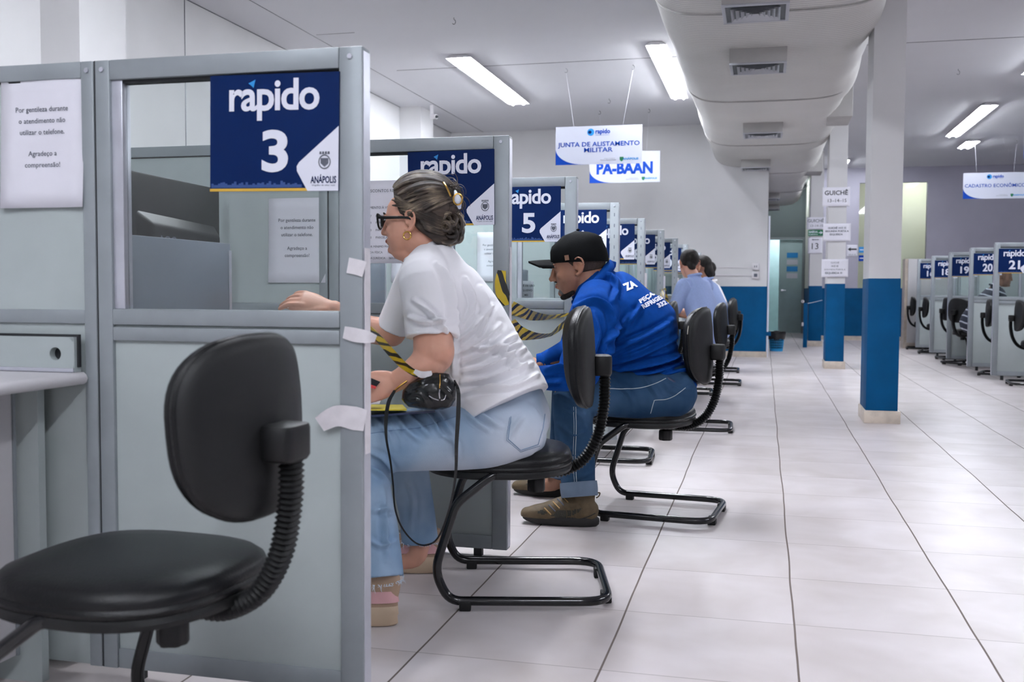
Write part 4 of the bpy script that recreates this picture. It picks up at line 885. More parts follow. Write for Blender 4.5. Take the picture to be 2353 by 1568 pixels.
def print_on(bv, s, p0, ux, uy, m, parent, org, bold=.03, name='lettering', off=.0022):
    """print lettering on a cloth surface; p0 = lower left, ux = pixels per em along, uy = pixels per em up"""
    v, f = text_verts(s, 1.0, bold, 0, 1.0, 3)
    bm = bmesh.new(); vs = [bm.verts.new(tuple(a)) for a in v]
    for q in f:
        try: bm.faces.new([vs[i] for i in q])
        except ValueError: pass
    bmesh.ops.triangulate(bm, faces=bm.faces); 
    for _ in range(2): bmesh.ops.subdivide_edges(bm, edges=[e for e in bm.edges if e.calc_length() > .12], cuts=1, use_grid_fill=True)
    bmesh.ops.triangulate(bm, faces=bm.faces); bm.verts.ensure_lookup_table(); bm.verts.index_update()
    out = []; ok = []
    for a in bm.verts:
        x = p0[0]+a.co.x*ux[0]+a.co.y*uy[0]; y = p0[1]+a.co.x*ux[1]+a.co.y*uy[1]; h = hit(bv, x, y, off); ok.append(h is not None); out.append(h if h is not None else np.zeros(3))
    fs = [tuple(q.index for q in fc.verts) for fc in bm.faces if all(ok[q.index] for q in fc.verts)]; bm.free()
    b = MB(); b.add(out, fs); return part(name, b, m, parent, origin=org)
def patch(bv, poly, m, parent, org, name, off=.0016):
    x0, y0 = np.min(poly, 0); x1, y1 = np.max(poly, 0); nx, ny = max(4, int((x1-x0)/2.5)), max(4, int((y1-y0)/2.5)); P_ = np.array(poly, float)
    def ins(x, y):
        c = False; n = len(P_)
        for i in range(n):
            a, b = P_[i], P_[(i+1) % n]
            if (a[1] > y) != (b[1] > y) and x < (b[0]-a[0])*(y-a[1])/(b[1]-a[1])+a[0]: c = not c
        return c
    H_ = {}; V = []; F = []
    for j in range(ny+1):
        for i in range(nx+1):
            x, y = x0+(x1-x0)*i/nx, y0+(y1-y0)*j/ny
            if ins(x, y):
                h = hit(bv, x, y, off)
                if h is not None: H_[(i, j)] = len(V); V.append(h)
    for (i, j) in list(H_):
        q = [(i, j), (i+1, j), (i+1, j+1), (i, j+1)]
        if all(a in H_ for a in q): F.append([H_[a] for a in q])
    if F: b = MB(); b.add(V, F); return part(name, b, m, parent, origin=org, sharp=180)
def mesh_part(name, me, m, parent, org):
    v = get_v(me)-np.asarray(org); set_v(me, v); me.shade_smooth(); return mkobj(name, me, m, parent)
def unit(v): v = np.asarray(v, float); return v/np.linalg.norm(v)
def hand(mb, wrist, fwd, up, thumb_side, s=1.0, curl=(.5, .5, .5, .5), thumb_out=.5, tcurl=.4, palm=None):
    """wrist -> fingers along fwd; up = back of the hand; thumb_side = +1/-1 along cross(up, fwd)"""
    f = unit(fwd); u = unit(np.asarray(up)-f*np.dot(up, f)); l = np.cross(u, f)*thumb_side; w_ = np.asarray(wrist, float); k = s
    sweep(mb, [w_-f*.02*k, w_+f*.02*k+l*.002, w_+f*.055*k, w_+f*.088*k], [.016*k, .016*k, .0155*k, .011*k], [.025*k, .032*k, .039*k, .038*k], bdir=l, n=16)
    for i, (off, ln, r) in enumerate(((.029, .073, .0092), (.010, .081, .0095), (-.010, .076, .009), (-.029, .060, .0081))):
        b = w_+f*.088*k+l*off*k; a = 0.0; p = [b-f*.012*k]; c = curl[i]; q = b; d0 = f*math.cos(.06*(i-1.5))-l*math.sin(.05*(i-1.5)); p.append(q.copy())
        for j, fr in enumerate((.42, .32, .26)):
            a += c*(1.0, 1.15, .8)[j]; d = d0*math.cos(a)-u*math.sin(a); q = q+d*ln*fr*k; p.append(q.copy())
        sweep(mb, p, [r*k*1.05, r*k*1.05, r*k, r*k*.92, r*k*.78], n=10, sub=3)
    b = w_+f*.022*k+l*.024*k; d1 = unit(f*.75+l*thumb_out-u*.15); d2 = unit(f*(1-.3*tcurl)+l*(thumb_out*.4-tcurl*.3)-u*.3*tcurl); q1 = b+d1*.042*k; q2 = q1+d2*.034*k; q3 = q2+unit(d2-l*tcurl*.4-u*.2*tcurl)*.026*k
    sweep(mb, [b-d1*.01, b+d1*.012, q1, q2, q3], [.013*k, .0155*k, .0115*k, .0105*k, .0085*k], n=12, sub=3); return q3
class Head:
    zs = 1.0
    """head frame: f forward, l to the person's left, u up; s = scale; c = point between the ears"""
    def __init__(h, c, f, u, s): h.c = np.asarray(c, float); h.f = unit(f); u = np.asarray(u, float); h.u = unit(u-h.f*np.dot(u, h.f)); h.l = np.cross(h.u, h.f); h.s = s
    def p(h, x, y, z):
        if z < 0: z = z*h.zs
        return h.c+h.s*(x*h.f+y*h.l+z*h.u)
    def build(h, mb, full=0.0, nose=1.0, chin=0.0):
        s = h.s; ax = (h.f, h.l, h.u)
        ell(mb, h.p(-.014, 0, .036), ax, (.098*s, .076*s, .088*s), 28, 18)
        rows = [(.085, .070, .055, -.03), (.06, .086, .064, -.03), (.03, .0925, .067, -.03), (.012, .089, .0675, -.025), (-.008, .0865, .068+full*.2, -.02), (-.03, .087, .0665+full*.6, -.02), (-.052, .0885, .061+full, -.018), (-.068, .088, .055+full, -.016), (-.085, .084, .048+full, -.01), (-.1, .084+chin, .040+full*.8, .0), (-.113, .074+chin, .03+full*.6, .01), (-.12, .055, .018, .02)]
        R = []; n = 28
        for z, xf, wy, xb in rows:
            cx, rx = (xf+xb)/2, (xf-xb)/2; th = np.arange(n)*2*np.pi/n; c, q = np.cos(th), np.sin(th)
            R.append(np.array([h.p(cx+rx*np.sign(a)*abs(a)**.85, wy*np.sign(b)*abs(b)**(.9 if a > 0 else .75), z) for a, b in zip(c, q)]))
        mb.rings(R)
        sweep(mb, [h.p(.088, 0, .022), h.p(.097, 0, .002), h.p(.102, 0, -.018), h.p(.1055*nose, 0, -.031)], [.007*s, .0075*s, .0095*s, .0115*s], [.008*s, .009*s, .011*s, .0135*s], bdir=h.l, n=12)
        for y in (-.0125, .0125): ell(mb, h.p(.096, y, -.036), ax, (.0105*s, .0085*s, .0085*s), 10, 8)
        ell(mb, h.p(.091, 0, -.0605), ax, (.0075*s, .023*s, .0055*s), 14, 8); ell(mb, h.p(.0895, 0, -.0725), ax, (.008*s, .02*s, .006*s), 14, 8); ell(mb, h.p(.082+chin, 0, -.1), ax, (.015*s, .02*s, .014*s), 14, 8)
        for y in (-.032, .032):
            ell(mb, h.p(.086, y, .0255), ax, (.009*s, .02*s, .006*s), 12, 8)                # brow ridge
            ell(mb, h.p(.0755, y, .004), ax, (.0145*s, .0165*s, .012*s), 14, 10)            # lids
            ell(mb, h.p(.062, y*1.3, -.028), ax, (.024*s, .022*s, .02*s), 14, 10)            # cheek
        for sg in (-1, 1):
            e = lambda x, z, o: h.p(x, sg*(.0715+full*.2+o), z)
            rim = [e(.008, .006, .003), e(.004, .026, .012), e(-.010, .036, .019), e(-.025, .029, .024), e(-.031, .010, .024), e(-.025, -.010, .019), e(-.012, -.026, .012), e(.0, -.034, .006), e(.006, -.028, .002)]
            sweep(mb, rim, [.0042*s, .0045*s, .0045*s, .0045*s, .0045*s, .0045*s, .0055*s, .0068*s, .004*s], n=8, sub=4)
            ell(mb, e(-.014, .0, .006), (unit(h.f-.5*sg*h.l), unit(h.l+.5*sg*h.f), h.u), (.017*s, .0045*s, .03*s), 14, 8)
            sweep(mb, [e(-.006, .018, .012), e(-.018, .013, .014), e(-.02, .0, .014), e(-.01, -.012, .010)], [.003*s]*4, n=6, sub=3)
            ell(mb, e(.004, -.005, .004), ax, (.005*s, .005*s, .007*s), 8, 6)
    def eyes(h, parent, org):
        for y in (-.032, .032):
            b = MB(); ell(b, h.p(.081, y*1.02, .003), (h.f, h.l, h.u), (.0072*h.s, .0105*h.s, .0042*h.s), 14, 10); part('eye', b, 'eyewhite', parent, origin=org)
            b = MB(); ell(b, h.p(.0862, y*1.02, .003), (h.f, h.l, h.u), (.0028*h.s, .0046*h.s, .0038*h.s), 12, 8); part('iris', b, 'iris', parent, origin=org)

# ------------------------------------------------------------------ the woman in the white T-shirt
def woman():
    org = np.array([-.95, 3.2, 0.0]); t = thing('person', 'woman in a white T-shirt and pale jeans with dark glasses and clipped up hair', 'person', org)
    fw = unit(-HA*math.cos(.2)+HB*math.sin(.2)+np.array([0, 0, -.03])); Hd = Head(P(941, 507, 3.24), fw, (0, 0, 1), .97); Hd.zs = .84
    # put the head so that the near ear meets the photo
    d = Hd.p(-.012, .085, -.002); e, z = proj(d[None]); Hd.c = Hd.c+P(943, 511, z[0])-d; Hd.c = Hd.c+HB*.0
    b = MB(); Hd.build(b, full=.008, chin=-.002)
    sweep(b, [Hd.p(.0, 0, -.05), Hd.p(-.03, 0, -.08), P(985, 585, 3.27), P(1010, 640, 3.28)], [.062, .064, .068, .09], [.06, .06, .075, .12])
    sweep(b, [Hd.p(.05, 0, -.105), Hd.p(.02, 0, -.115), P(950, 590, 3.25)], [.03, .035, .045], [.035, .04, .05])       # soft under-chin
    # trunk and legs (mostly inside the clothes)
    sweep(b, [P(1005, 625, 3.28), P(1045, 735, 3.28), P(1105, 840, 3.28), P(1160, 930, 3.29), P(1175, 955, 3.29)], [.075, .11, .12, .1, .06], [.14, .15, .15, .15, .12], caps=False)
    for dn, (k0, k1, ank) in ((3.12, ((1175, 990), (835, 1035), (868, 1340))), (3.46, ((1175, 980), (930, 1030), (966, 1250)))):
        dk = dn-.04 if dn < 3.3 else dn+.02; da = 2.99 if dn < 3.3 else 3.51
        sweep(b, [P(k0[0]-60, k0[1]+5, dn), P((k0[0]+k1[0])/2, (k0[1]+k1[1])/2+4, dn), P(*k1, dk)], [.05, .05, .045]); sweep(b, [P(*k1, dk), P((k1[0]+ank[0])/2+6, (k1[1]+ank[1])/2, (dk+da)/2), P(ank[0], ank[1], da)], [.045, .04, .032])
        q = P(ank[0], ank[1], da); sweep(b, [q, q+np.array([-.02, 0, -.05]), q+np.array([-.1, 0, -.075])+HB*0], [.034, .034, .028])
    # near (left) arm
    sh, el, wr = P(985, 655, 3.10), P(997, 832, 3.02), P(915, 873, 2.99)
    sweep(b, [sh, P(992, 740, 3.06), el+np.array([0, 0, .03])], [.052, .057, .062]); sweep(b, [P(998, 815, 3.03), P(975, 842, 3.0), P(945, 860, 2.985), wr], [.059, .053, .042, .031], [.056, .048, .037, .026])
    tipn = hand(b, wr+np.array([.0, 0, -.006]), P(846, 893, 2.975)-wr, unit(np.array([0, 0, 1.0])*.1-HB), -1, 1.02, (.8, .85, .9, .95), .3, .5)
    # far (right) arm reaching to the counter
    sweep(b, [P(960, 665, 3.42), P(930, 712, 3.47), P(899, 765, 3.5)], [.045, .045, .046]); sweep(b, [P(900, 764, 3.5), P(850, 757, 3.5), P(808, 738, 3.49), P(768, 710, 3.475)], [.05, .047, .04, .029], [.05, .044, .036, .03])
    wf = P(758, 706, 3.47); tipf = hand(b, wf, P(705, 690, 3.46)-wf, unit(np.array([0, 0, 1.0])*.75-HB*.66), 1, 1.08, (.3, .36, .42, .5), .3, .45)
    body = fuse(b, .0042, 3); o = mesh_part('body', body, 'skinW', t, org)
    for tip, a in ((tipn, 0), (tipf, 0)):
        q = MB(); ell(q, tip-HB*.007+np.array([0, 0, .002]), (HA, HB, np.array([0, 0, 1.0])), (.008, .003, .0055), 10, 6); part('fingernail', q, 'nail', t, origin=org)
    Hd.eyes(t, org)
    b = MB(); ell(b, Hd.p(.0935, 0, -.066), (Hd.f, Hd.l, Hd.u), (.006, .02, .0075)); part('lips', b, 'lip', t, origin=org)
    for y in (-.032, .032): b = MB(); sweep(b, [Hd.p(.095, y*.55, .03), Hd.p(.094, y, .036), Hd.p(.082, y*1.5, .031)], [.0022, .003, .0015], n=6); part('eyebrow', b, 'hairD', t, origin=org)
    # T-shirt
    b = MB()
    sweep(b, [P(975, 582, 3.28), P(994, 606, 3.28), P(1008, 650, 3.28), P(1045, 730, 3.28), P(1092, 820, 3.28), P(1136, 890, 3.28), P(1161, 938, 3.27)], [.062, .088, .122, .15, .158, .158, .155], [.085, .155, .182, .185, .195, .225, .254], n=44, sub=6, caps=False, ex=2.45)
    sweep(b, [P(985, 600, 3.2), P(975, 640, 3.08), P(983, 705, 3.05), P(988, 774, 3.035)], [.06, .078, .077, .0735], [.06, .075, .078, .074], n=28, caps=False)
    sweep(b, [P(975, 600, 3.35), P(952, 650, 3.44), P(922, 712, 3.48), P(901, 757, 3.5)], [.058, .066, .061, .058], [.06, .068, .063, .06], n=28, caps=False)
    sh_ = fuse(b, .0045, 4)
    FL = [[(1003, 605), (1025, 640), (1035, 690), (1042, 740)], [(1040, 720), (1045, 800), (1042, 860)], [(1045, 790), (1085, 760), (1130, 700)], [(1048, 815), (1100, 790), (1150, 745)], [(1060, 835), (1110, 818), (1165, 780), (1185, 770)],
          [(1065, 855), (1120, 845), (1180, 815), (1205, 800)], [(1060, 880), (1120, 872), (1175, 855), (1222, 835)], [(1058, 905), (1115, 893), (1180, 890), (1235, 860)], 
          [(1105, 660), (1120, 720), (1105, 770)], [(1070, 640), (1088, 700), (1068, 745)], [(950, 690), (990, 720), (1030, 765)], [(940, 730), (975, 740), (1025, 735)], [(1150, 790), (1180, 830), (1210, 850)], [(1090, 800), (1150, 800), (1195, 790)], {'p': [(936, 768), (985, 764), (1040, 768)], 'a': .15, 'w': 2.5}]
    v0 = get_v(sh_).copy(); folds(sh_, FL, .026, 5); v1 = get_v(sh_); uv, _ = proj(v0); dh = ((np.array([[1168, 944]])-uv)@np.array([.42, .907])); k_ = np.clip((dh-14)/40, 0, 1)[:, None]; k_[uv[:, 0] < 1062] = 1; set_v(sh_, v0+(v1-v0)*k_); wrinkle(sh_, .0022, 26, 3, (1, .2, .3))
    bs = bvh_of(sh_); mesh_part('t_shirt', sh_, 'tshirt', t, org)
    b = MB(); R = [];
    q = spline([P(937, 596, 3.19), P(960, 580, 3.16), P(995, 560, 3.19), P(1012, 552, 3.28), P(998, 553, 3.37), P(965, 572, 3.4), P(938, 594, 3.36), P(928, 603, 3.28)], 5); tube(b, q, .0085, 8, closed=True); part('collar', b, 'tshirt', t, origin=org)
    b = print_on(bs, 'vida', (962, 790), (14, 22), (8, -12), 'ink', t, org, .02, 'chest_print')
    # jeans
    b = MB()
    sweep(b, [P(1178, 925, 3.29), P(1192, 968, 3.29), P(1196, 1000, 3.29)], [.105, .106, .085], [.17, .195, .19], n=32, caps=True)
    sweep(b, [P(1190, 985, 3.15), P(1130, 1000, 3.13), P(1050, 1007, 3.11), P(960, 1010, 3.10), P(880, 1018, 3.09), P(826, 1035, 3.08)], [.094, .1, .098, .097, .092, .078], [.085, .09, .09, .088, .085, .075], n=32)
    sweep(b, [P(829, 1035, 3.08), P(846, 1130, 3.06), P(862, 1230, 3.02), P(868, 1328, 2.99)], [.08, .07, .071, .077], [.078, .07, .07, .078], n=28, caps=False)
    sweep(b, [P(1180, 975, 3.42), P(1080, 990, 3.46), P(980, 1012, 3.47), P(925, 1030, 3.48)], [.1, .092, .085, .078], n=28)
    sweep(b, [P(925, 1035, 3.48), P(945, 1110, 3.49), P(958, 1180, 3.5), P(965, 1243, 3.51)], [.078, .066, .062, .064], n=28, caps=False)
    je = fuse(b, .0048, 4)
    JF = [[(905, 950), (930, 985), (960, 1010)], [(930, 945), (960, 975), (985, 1000)], [(965, 940), (995, 970), (1015, 1000)], [(1000, 945), (1030, 985), (1045, 1005)], [(1068, 945), (1095, 970), (1125, 990)], [(1085, 942), (1115, 960), (1150, 980)], [(860, 960), (895, 1000), (905, 1030)], [(845, 1040), (880, 1055), (905, 1090)], [(842, 1070), (870, 1085), (895, 1110)],
          [(850, 1180), (880, 1170), (905, 1185)], [(845, 1240), (875, 1255), (908, 1245)], [(880, 1110), (885, 1180), (890, 1290)], [(935, 1100), (950, 1150), (945, 1220)], [(1020, 1000), (1045, 1020), (1050, 1050)], [(1200, 960), (1180, 985), (1170, 1010)]]
    folds(je, JF, .013, 5.5); wrinkle(je, .0018, 30, 9)
    bj = bvh_of(je); mesh_part('jeans', je, 'jeansW', t, org)
    seam(bj, [(842, 998), (900, 990), (960, 984), (1010, 970), (1048, 958)], .0012, 'stitchW', t, org, 'side_seam')
    seam(bj, [(1174, 958), (1171, 985), (1168, 1010), (1196, 1035), (1236, 1022), (1247, 985), (1252, 952)], .0013, 'stitchW', t, org, 'back_pocket_seam', lin_=True)
    seam(bj, [(1171, 960), (1167, 985), (1164, 1012), (1196, 1039), (1240, 1025)], .0009, 'stitchW', t, org, 'back_pocket_seam', lin_=True)
    for (cx, cy, d, n_, rx) in ((868, 1332, 2.99, 70, .078), (965, 1247, 3.51, 45, .064)):
        c = P(cx, cy, d); b = MB(); r_ = np.random.default_rng(n_)
        for k in range(n_):
            a = r_.uniform(0, 2*math.pi); q = c+np.array([rx*math.cos(a), rx*math.sin(a), .006]); L_ = r_.uniform(.003, .009) if r_.uniform() > .06 else .024
            tube(b, [q, q+np.array([r_.normal()*.004, r_.normal()*.004, -L_*.6]), q+np.array([r_.normal()*.007, r_.normal()*.007, -L_])], [.0011, .0009, .0004], 4)
        o = part('frayed_hem', b, 'thread', t, origin=org); o['kind'] = 'stuff'
    # platform sneakers
    for (hx, hy, d, side) in ((905, 1425, 2.975, -1), (1000, 1312, 3.53, 1)):
        hl = P(hx, hy, d); hl[2] = 0; f = unit(np.array([-1, -.05, 0])); l = np.array([-f[1], f[0], 0])
        s_o = thing if False else None
        sh = bpy.data.objects.new('sneaker', None); COL.objects.link(sh); sh.parent = t; sh.location = tuple(hl-org)
        def sec(x, z, w_, zz=0): return hl*0+f*x+np.array([0, 0, z])
        n = 32; A = np.arange(n)*2*np.pi/n
        def foot(z, kw, kl, heel=0.0): 
            c, s_ = np.cos(A), np.sin(A); x = .125+c*.14*kl-heel; w_ = .043*kw*(1+.16*c); return np.array([f*a+l*(s*wi)+np.array([0, 0, z]) for a, s, wi in zip(x, s_, w_)])
        def lift(R, q=.012): 
            for p_ in R: p_[2] += q*max(0, np.dot(p_, f)-.19)*6*.3
            return R
        b = MB(); b.rings([lift(foot(0.002, .86, .93)), lift(foot(.008, .98, .985)), foot(.03, .97, .975), foot(.036, 1.0, 1.0), foot(.058, .98, .985), foot(.062, .93, .96)]); part('sole', b, 'beigesole', sh)
        b = MB()
        prof = [(.06, .99, .985, 0), (.08, .92, .95, .004), (.1, .8, .8, .03), (.12, .72, .6, .062), (.14, .7, .47, .078), (.155, .69, .42, .083), (.157, .58, .36, .083)]
        b.rings([foot(z, kw, kl, he) for z, kw, kl, he in prof]); part('upper', b, 'beige', sh)
        b = MB(); b.rings([foot(z, kw*1.02, kl*1.012, he) for z, kw, kl, he in ((.072, .95, .7, .042), (.09, .88, .62, .05), (.105, .8, .5, .064))]); part('heel_patch', b, 'pink', sh)
        b = MB()
        for k in range(4):
            x = .1+k*.026; z = .143-k*.014; w_ = .02
            tube(b, [f*x+l*-w_+np.array([0, 0, z-.008]), f*(x+.006)+np.array([0, 0, z+.004]), f*(x+.012)+l*w_+np.array([0, 0, z-.01])], .003, 5)
        part('laces', b, 'white', sh)
    # hair
    b = MB(); ax = (Hd.f, Hd.l, Hd.u)
    ell(b, Hd.p(-.03, 0, .054), ax, (.116, .088, .106), 32, 20)
    sweep(b, [Hd.p(-.03, .045, -.02), Hd.p(-.07, .04, -.045), Hd.p(-.1, .02, -.06)], [.045, .04, .03], [.035, .035, .03])
    sweep(b, [Hd.p(-.03, -.045, -.02), Hd.p(-.07, -.04, -.045), Hd.p(-.1, -.02, -.06)], [.045, .04, .03], [.035, .035, .03])
    hb = fuse(b, .005, 3); v = get_v(hb); loc = np.stack([(v-Hd.c)@Hd.f, (v-Hd.c)@Hd.l, (v-Hd.c)@Hd.u], 1)/Hd.s
    # pull the mass in where forehead, temples and ears are bare
    lim = .02+.4*np.clip(loc[:, 2]-.02, 0, .1)+np.clip(.03-loc[:, 2], 0, .1)*-1.1
    over = np.clip(loc[:, 0]-lim, 0, 1); loc2 = loc.copy(); loc2[:, 0] = loc[:, 0]-over*.55; kk = 1-np.clip(over*9, 0, .16); loc2[:, 1] *= kk; loc2[:, 2] = .03+(loc2[:, 2]-.03)*np.where(over > 0, 1-np.clip(over*3, 0, .25), 1)
    set_v(hb, Hd.c+Hd.s*(loc2[:, :1]*Hd.f+loc2[:, 1:2]*Hd.l+loc2[:, 2:]*Hd.u)); mesh_part('hair', hb, 'hairbase', t, org); hairo = bpy.data.objects[t.children[-1].name]
    def locks(name, paths, rad, n=6):
        bm_v, bm_f, uvs = [], [], []; cnt = 0
        for pi, pp in enumerate(paths):
            s = spline(pp, 6); r = np.full(len(s), rad if np.isscalar(rad) else rad[pi]); r[0] *= .35; r[-1] *= .5; r[1] *= .8
            mb = MB(); tube(mb, s, r, n); v_, f_ = mb.arr(); bm_v.append(v_); bm_f += [tuple(i+cnt for i in q) for q in f_]; cnt += len(v_)
            for i in range(len(s)):
                for j in range(n): uvs.append((i/len(s)+pi*.37, j/n*.08+pi*.173))
        V = np.concatenate(bm_v)-org; me = to_mesh(name, V, bm_f, True, 180); ul = me.uv_layers.new(name='UVMap'); ua = np.array(uvs); li = np.empty(len(me.loops), int); me.loops.foreach_get('vertex_index', li); ul.data.foreach_set('uv', ua[li].ravel())
        return mkobj(name, me, 'hairW', t)
    r_ = np.random.default_rng(3); paths = []; rad = []
    def on(th, ph, k=1.0):   # th: 0 front .. pi back over the side angle ph (0 = over the top, +-pi/2 = sides)
        x = math.cos(th); y = math.sin(th)*math.sin(ph); z = math.sin(th)*math.cos(ph); return Hd.p(-.031+.122*x*k, .092*y*k, .054+.112*z*k)
    for k in range(150):
        ph = r_.uniform(-1.0, 1.0)*1.9; th0 = .62+.5*min(1, abs(ph)/1.4)**1.5+r_.uniform(0, .9)*(r_.uniform() > .35); th0 = min(th0, 2.2)
        pts = []; th1 = 2.75+r_.uniform(-.2, .2); m_ = 6; w0 = r_.uniform(-.07, .07)
        if abs(ph) > 1.45: th0 = max(th0, 1.35)
        for j in range(m_+1):
            u = j/m_; th = th0+(th1-th0)*u; pp = ph*(1-.35*u)+w0*math.sin(u*3); pts.append(on(th, pp, 1.0+.018*math.sin(u*math.pi)+r_.uniform(0, .012)))
        paths.append(pts); rad.append(r_.uniform(.0035, .0075))
    for sg in (-1, 1):
        for k in range(80):   # lower side locks sweeping back over the nape to the bun
            a = r_.uniform(0, 1); st = Hd.p(.045-.09*a+r_.uniform(-.008, .008), sg*(.083-.004*a), .075-.065*a+r_.uniform(-.02, .02))
            if a > .6: st = Hd.p(-.04-.03*a+r_.uniform(-.01, .01), sg*.08, .01-.07*(a-.4)+r_.uniform(-.01, .01))
            paths.append([st, Hd.p(-.03-.03*a, sg*.0915, .05-.075*a), Hd.p(-.075, sg*.082, .028-.065*a), Hd.p(-.108, sg*.055, .01-.06*a), Hd.p(-.13, sg*.02, .01-.05*a)]); rad.append(r_.uniform(.003, .0065))
    locks('hair_locks', paths, rad)
    # bun, twisted up and clipped
    bc = Hd.p(-.13, .0, .0); paths = []; rad = []
    for k in range(46):
        a0 = r_.uniform(0, 2*math.pi); rr = r_.uniform(.012, .036); c = Hd.p(-.128+r_.uniform(-.012, .012), r_.uniform(-.02, .045), -.022+r_.uniform(-.03, .028)); pts = []
        for j in range(7): a = a0+j*.62; pts.append(c+Hd.s*(rr*math.cos(a)*Hd.f*.9+rr*math.sin(a)*Hd.u*1.05+.018*math.sin(a*.7+k)*Hd.l))
        paths.append(pts); rad.append(r_.uniform(.005, .0095))
    for k in range(30):
        st = Hd.p(-.108+r_.uniform(-.01, .01), r_.uniform(-.04, .05), -.03+r_.uniform(-.02, .02)); paths.append([st, st+Hd.s*(-.02*Hd.f+.045*Hd.u), Hd.p(-.122+r_.uniform(-.012, .01), r_.uniform(-.02, .04), .055), Hd.p(-.115+r_.uniform(-.02, .015), r_.uniform(-.025, .03), .09+r_.uniform(0, .02))]); rad.append(r_.uniform(.004, .0075))
    locks('bun', paths, rad)
    paths = []; rad = []
    for k in range(150):
        st = Hd.p(-.105+r_.uniform(-.03, .02), r_.uniform(-.03, .045), .07+r_.uniform(-.03, .04)); a = r_.uniform(.1, 2.2); pts = [st]; q = st; a1 = r_.uniform(.5, 1.1)*(1 if r_.uniform() > .25 else -1)
        for j in range(7): q = q+Hd.s*.0125*(-math.cos(a)*Hd.f*.9+math.sin(a)*Hd.u+r_.normal()*.25*Hd.l); a -= a1*.7; pts.append(q)
        paths.append(pts); rad.append(r_.uniform(.0006, .0012))
    locks('loose_strands', paths, rad, 4)['kind'] = 'stuff'
    b = MB(); sweep(b, [P(1046, 440, 3.12), P(1052, 460, 3.1), P(1056, 478, 3.12)], [.004, .011, .005], [.004, .007, .004], n=12); part('hair_clip', b, 'pearl', t, origin=org)
    b = MB(); c = P(1052, 458, 3.095); tube(b, [c+.017*math.cos(a)*HA*.8+.017*math.sin(a)*np.array([0, 0, 1]) for a in np.linspace(0, 2*math.pi, 17)[:-1]], .0028, 6, closed=True); part('clip_ring', b, 'goldm', t, origin=org)
    b = MB(); tube(b, spline([P(1019, 420, 3.16), P(1027, 432, 3.14), P(1036, 452, 3.13)], 5), .0032, 6); part('clip_chain', b, 'goldm', t, origin=org)
    # hoop earrings, glasses
    for sg in (1, -1):
        c = Hd.p(-.0, sg*.085, -.052); b = MB(); tube(b, [c+Hd.s*(.0125*math.cos(a)*Hd.f+.0125*math.sin(a)*Hd.u) for a in np.linspace(0, 2*math.pi, 21)[:-1]], .0026, 8, closed=True); part('hoop_earring', b, 'goldm', t, origin=org)
    g = bpy.data.objects.new('glasses', None); COL.objects.link(g); g.parent = t; g.location = tuple(Hd.c-org)
    for sg in (1, -1):
        q = [(Hd.p(.112-abs(y)*.12, sg*y, z)) for y, z in ((.006, .014), (.012, .024), (.035, .028), (.066, .03), (.07, .021), (.064, .0), (.05, -.014), (.028, -.018), (.01, -.008))]
        b = MB(); qq = spline(q+[q[0]], 3)[:-1]; tube(b, qq, .0036, 6, closed=True); part('rim', b, 'black', g, origin=Hd.c)
        b = MB(); b.add(qq-0, [tuple(range(len(qq)))]); part('lens', b, 'glass', g, origin=Hd.c)
        b = MB(); sweep(b, [Hd.p(.103, sg*.069, .021), Hd.p(.07, sg*.079, .017), Hd.p(.0, sg*.084, .014), Hd.p(-.02, sg*.082, .004)], [.0055, .0048, .004, .003], [.0025]*4, n=8, bdir=Hd.l); part('temple', b, 'black', g, origin=Hd.c)
    b = MB(); tube(b, [Hd.p(.111, -.008, .012), Hd.p(.113, 0, .014), Hd.p(.111, .008, .012)], .0035, 6); part('bridge', b, 'black', g, origin=Hd.c)
    return t, bj
WO, bvj = woman()

# what she holds and carries
def at_thing(name, label, cat, c): return thing(name, label, cat, tuple(c)), np.asarray(c, float)
c = P(990, 938, 2.98); t, o_ = at_thing('handbag', 'small glossy black leather handbag with gold zip on the woman\'s lap', 'handbag', c)
b = MB(); Z_ = np.array([0, 0, 1.0])
R = []; n = 36; A = np.arange(n)*2*np.pi/n
for k, (yy, hw, dp, sh_) in enumerate(((940, 20, .02, 6), (934, 50, .032, -2), (918, 63, .042, -5), (898, 62, .044, -3), (880, 50, .04, 4), (866, 36, .026, 10), (858, 28, .012, 14))):
    cen = P(990+sh_, yy, 2.955); ca, sa = np.cos(A), np.sin(A); R.append(cen+np.outer(np.sign(ca)*np.abs(ca)**.75*hw*2.955/FPX, HA)+np.outer(sa*dp, HB)+np.outer(.002*np.sin(A*5+k), Z_))
b.rings(R); bm_ = fuse(b, .0035, 2); folds(bm_, [[(935, 915), (960, 905), (990, 935)], [(1005, 880), (1030, 900), (1045, 920)], [(940, 885), (970, 875), (990, 865)], [(930, 925), (965, 922), (985, 940)], [(1015, 865), (1040, 880), (1048, 895)]], .003, 4); bvb = bvh_of(bm_); mesh_part('body', bm_, 'leather', t, o_)
seam(bvb, [(1011, 862), (1011, 878), (1010, 893)], .0022, 'goldm', t, o_, 'zip'); seam(bvb, [(1010, 896), (1009, 905), (1010, 916)], .003, 'chrome', t, o_, 'zip_pull')
seam(bvb, [(986, 910), (996, 916), (1008, 920)], .0016, 'chrome', t, o_, 'logo_pin'); seam(bvb, [(1013, 920), (1020, 918), (1024, 908)], .0016, 'chrome', t, o_, 'logo_pin')
b = MB(); tube(b, spline([P(935, 876, 2.95), P(918, 888, 2.94), P(907, 898, 2.93)], 4), .003, 6); part('strap_clip', b, 'goldm', t, origin=o_)
